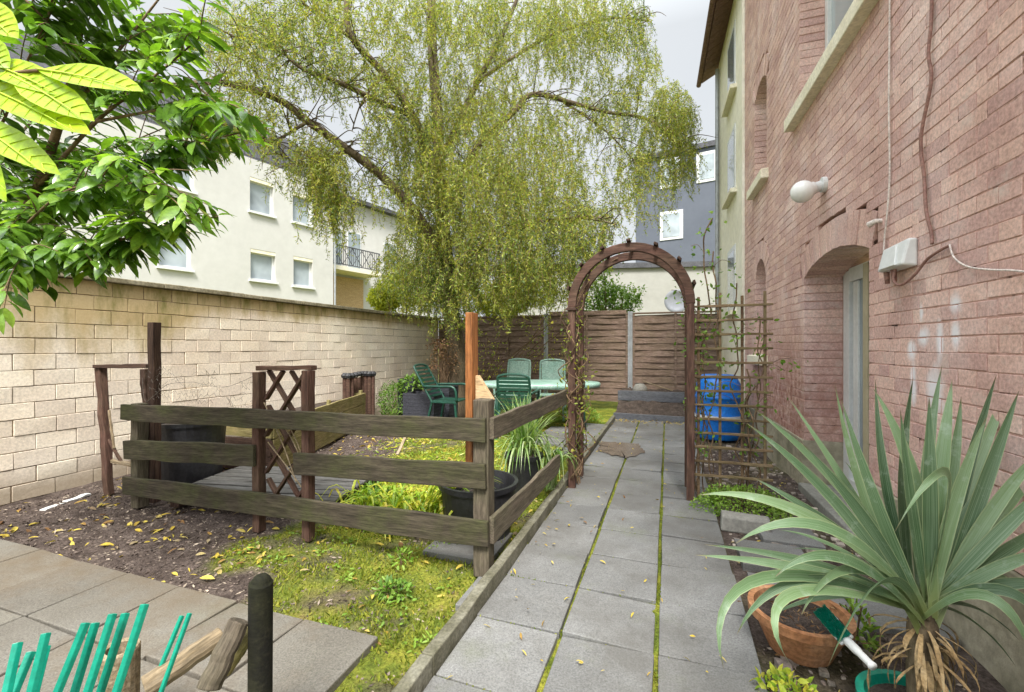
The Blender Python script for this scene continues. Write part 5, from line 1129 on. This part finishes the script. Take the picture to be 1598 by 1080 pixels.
for k in range(12):
    az = random.uniform(0, 6.28); el = random.uniform(-.1, 1.25); l = random.uniform(.45, .68); dv = V3((math.cos(az)*math.cos(el), math.sin(az)*math.cos(el), math.sin(el)))
    if dv.x > .3 and el < .8: l *= .5
    if dv.dot(V3((-hub.x, -hub.y, 0)).normalized()) > .55 and el > .1: continue
    b = hub+V3((0, 0, random.uniform(-.03, .04))); AC += blade(mb, b, b+dv*l*.55+V3((0, 0, .03)), b+dv*l+V3((0, 0, -.14*math.cos(el))), random.uniform(.03, .042), 14, fold=.16)
o = build('leaves', mb, L['yucca'], yu, smooth=True); at = o.data.attributes.new('across', 'FLOAT', 'POINT'); at.data.foreach_set('value', [a[0] for a in AC]); at = o.data.attributes.new('along', 'FLOAT', 'POINT'); at.data.foreach_set('value', [a[1] for a in AC])
mb = MB(); mb.tube(catmull([V3((hub.x+.005, hub.y, .05)), V3((hub.x, hub.y, .25)), hub+V3((0, 0, .02))], 6), [.045]*6+[.042]*4+[.04, .03, .025], 12); build('trunk', mb, mt['bark'], yu, smooth=True)
mb = MB()
for k in range(60):
    a = random.uniform(0, 6.28); c_, s_ = math.cos(a), math.sin(a); r = random.uniform(.035, .11); b = hub+V3((c_*.03, s_*.03, random.uniform(-.16, -.01))); blade(mb, b, b+V3((c_*r*1.3, s_*r*1.3, -.02)), b+V3((c_*r*random.uniform(.7, 1.3), s_*r*random.uniform(.7, 1.3), -random.uniform(.05, .2))), random.uniform(.006, .018), 6)
build('dry_leaves', mb, mt['fibre'], yu, smooth=True)
yp = tub('green plastic planter holding the yucca', (hub.x, hub.y, 0), .12, .16, .085, mt['teal'], 'planter', .03, name='planter')
bc = D(1247, 952, 1.92); bc.z = 0
tub('shallow terracotta bowl with dry soil beside the yucca', (bc.x, bc.y, .0), .118, .176, .17, mt['terra'], 'pot', .035, name='clay_bowl')
mb = MB(); n = 120; P = np.stack([bc.x+rng.normal(0, .09, n), bc.y+rng.normal(0, .09, n), np.full(n, .16)], 1); diamonds(mb, P, nrm(rvec(n)*[1, 1, .4]), rng.uniform(.02, .05, n), .006); kind(build('dry_clippings', mb, L['dry']), 'stuff')
gb = thing('scrub_brush', 'green bristled scrubbing brush with white handle leaning in the clay bowl', 'brush', D(1300, 985, 1.68))
b0, b1, b2 = D(1283, 955, 1.76), D(1322, 1000, 1.62), D(1362, 1040, 1.5); ax2 = (b1-b0).normalized(); sd2 = ax2.cross((O_-b0).normalized()).normalized(); up2 = sd2.cross(ax2)
mb = MB(); mb.bar(b0, b1, .055, .014, up2); build('head', mb, mt['white'], gb, bevel=.004)
mb = MB(); n = 1500; P = np.array(b0)[None]+np.outer(rng.random(n), np.array(b1-b0))+np.outer(rng.uniform(-.026, .026, n), np.array(sd2))+np.array(up2)*.007; diamonds(mb, P, nrm(np.array(up2)[None]+rvec(n)*.18), rng.uniform(.016, .022, n), .004); build('bristles', mb, mt['teal'], gb)
build('handle', MB().tube(catmull([b1, (b1+b2)/2, b2], 5), [.016]*5+[.013]*5+[.015], 12), mt['white'], gb, smooth=True)
wd = leaf_mound('weed', 'small yellow green weed at the path edge beside the clay bowl', 'plant', (.42, 1.86, 0), .1, .12, .1, 160, (.02, .05), (.012, .024), L['strap'], 6)
leaf_mound('weed', 'thin green weed between the clay bowl and the yucca', 'plant', tuple(G(1335, 1005)), .07, .07, .2, 120, (.02, .05), (.01, .02), L['cover'], 6)

# ================================================================== FOREGROUND (bottom left)
ST = [((28, 1003), (18, 1048), 1.16, 'shortest green stake at the far left of the bundle'), ((49, 1017), (36, 1048), 1.2, 'low green stake second from the left'), ((72, 988), (57, 1048), 1.16, 'green stake third from the left with a darker strip'), ((72, 1008), (62, 1048), 1.22, 'short green stake tucked behind the third stake'), ((134, 972), (103, 1048), 1.2, 'green stake left of the close middle pair'), ((149, 972), (126, 1048), 1.24, 'green stake right of the close middle pair'), ((176, 958), (147, 1048), 1.2, 'wide green stake left of the hollow log'), ((196, 957), (167, 1048), 1.24, 'green stake crossing the left side of the hollow log'), ((226, 943), (192, 1048), 1.2, 'tallest green stake crossing the hollow log'), ((284, 961), (248, 1048), 1.25, 'thin green stake left in the right hand pair'), ((296, 957), (263, 1048), 1.22, 'thin green stake right in the right hand pair')]
for k, (a, b, f, lab) in enumerate(ST):
    p1, p0 = D(*a, f), D(*b, f-.02); d = (p1-p0).normalized(); base_ = p0-d*(p0.z/d.z)
    w_ = .014 if k >= 9 else .022; mb = MB(); sd3 = d.cross((O_-p1).normalized()).normalized(); nn = sd3.cross(d)
    Vp = [base_-sd3*w_/2, base_+nn*.004, base_+sd3*w_/2, base_-nn*.004]; Vt = [p1-sd3*w_/2, p1+nn*.004+d*.002, p1+sd3*w_/2, p1-nn*.004]
    mb.hexa([*Vp, *Vt]); o = build('garden_stake', mb, mt['teal'], solo=True, bevel=.0015); tag(o, lab+' at the bottom left', 'stake', 'green plastic garden stakes')
fp = thing('rustic_fence_post', 'black algae stained pointed post at the bottom left', 'post', (-1.1, .98, 0))
q = D(407, 897, 1.3)
mb = MB(); mb.tube(catmull([V3((q.x-.004, q.y, 0)), V3((q.x-.002, q.y, .3)), V3((q.x, q.y, q.z-.06)), V3((q.x+.001, q.y, q.z-.02)), V3((q.x+.001, q.y, q.z))], 5), [.033]*14+[.031, .028, .026, .023, .02, .017, .012], 12)
mt['algae'] = wood('algae_black_wood', [(.003, .0028, .0024), (.007, .0065, .0045), (.02, .018, .011)], (.035, .038, .008), .35)
build('shaft', mb, mt['algae'], fp, smooth=True)
def logt(name, label, a, b, r0, r1, mat):
    a, b = V3(a), V3(b); d = b-a; ln = d.length; x = d/ln; y = x.orthogonal().normalized(); z = x.cross(y); k = 10; pts = [V3((ln*i/k, random.gauss(0, .0011), random.gauss(0, .0011))) for i in range(k+1)]
    return tag(build(name, MB().tube(pts, [r0+(r1-r0)*i/k for i in range(k+1)], 14), mat, M4=Matrix(((x.x, y.x, z.x, a.x), (x.y, y.y, z.y, a.y), (x.z, y.z, z.z, a.z), (0, 0, 0, 1))), bevel=.004), label, 'log')
logt('log', 'pale peeled log leaning low towards the black post', D(225, 1075, 1.2), D(348, 990, 1.34), .03, .027, mt['log'])
lg = logt('log', 'brown mossy log leaning upright against the black post', D(325, 1075, 1.2), D(374, 968, 1.28), .031, .028, mt['post'])
logt('log', 'split greenish log wedge behind the black post', D(352, 1045, 1.36), D(393, 985, 1.33), .022, .02, mt['tan'])
hl = thing('hollow_log', 'short hollow log behind the green stakes', 'log', tuple(G(187, 1120)))
c = D(187, 1010, 1.42); mb = MB(); mb.lathe((c.x, c.y, 0), [(.052, 0), (.05, c.z*.5), (.053, c.z-.006), (.05, c.z), (.036, c.z-.003), (.034, c.z-.05), (.03, .05)], 22); hl.location = (c.x, c.y, 0); build('bark_shell', mb, mt['log'], hl)
build('core', MB().lathe((c.x, c.y, 0), [(.0345, c.z-.04), (.02, c.z-.035), (.001, c.z-.03)], 16), mt['black'], hl)
# ------------------------------------------------------------------ straw and clippings in the bed, rubble beside the house
mb = MB(); P = scatter(5200, -3.6, -1.2, 3.3, 6.6, lambda x, y: .25+.75*(fbm(x*1.3, y*1.1, 1.6) > .1)); P[:, 2] += .012; n = len(P)
diamonds(mb, P, nrm(np.stack([rng.normal(size=n), rng.normal(size=n), rng.normal(.1, .35, n)], 1)), rng.uniform(.03, .1, n), rng.uniform(.006, .02, n))
kind(build('straw_litter', mb, L['strap']), 'stuff')
mb = MB()
for _ in range(420):
    x, y = random.uniform(.4, 1.14), random.uniform(1.4, 6.5)**1.0; r = random.uniform(.006, .022)*(1.6 if random.random() < .06 else 1); z = gz(x, y)+r*.3
    q = [V3((x+r*random.uniform(.6, 1.2)*a, y+r*random.uniform(.6, 1.2)*b, z+c_*r*random.uniform(.4, .8))) for c_ in (-1, 1) for a, b in ((-1, -1), (1, -1), (1, 1), (-1, 1))]; mb.hexa(q)
mt['pebble'] = M('rubble_pebble', [(.12, .1, .085), (.24, .2, .17), (.36, .3, .26)], 9, .9, .3, isl=.4)
kind(build('rubble', mb, mt['pebble'], bevel=.003), 'stuff')

# small weeds and clover scattered in the moss
mb = MB()
for _ in range(150):
    x, y = random.uniform(-2.6, -.95), random.uniform(1.55, 5.5)
    if mossmask(x, y) < .4 or (y < 1.66 and x < -1.19): continue
    k = random.randint(6, 16); r = random.uniform(.015, .05); P = np.column_stack([x+rng.normal(0, r, k), y+rng.normal(0, r, k), gz(x, y)+rng.uniform(.005, .03, k)])
    bigleaves(mb, P, nrm(np.stack([rng.normal(size=k), rng.normal(size=k), rng.uniform(0, .8, k)], 1)), nrm(rng.normal(0, .4, (k, 3))+np.array([0, 0, 1])), rng.uniform(.014, .034, k), rng.uniform(.008, .016, k), .2, .3, ((0, .05), (.35, .95), (.7, .8), (1, .04)))
kind(build('clover', mb, L['cover'], smooth=True), 'stuff')
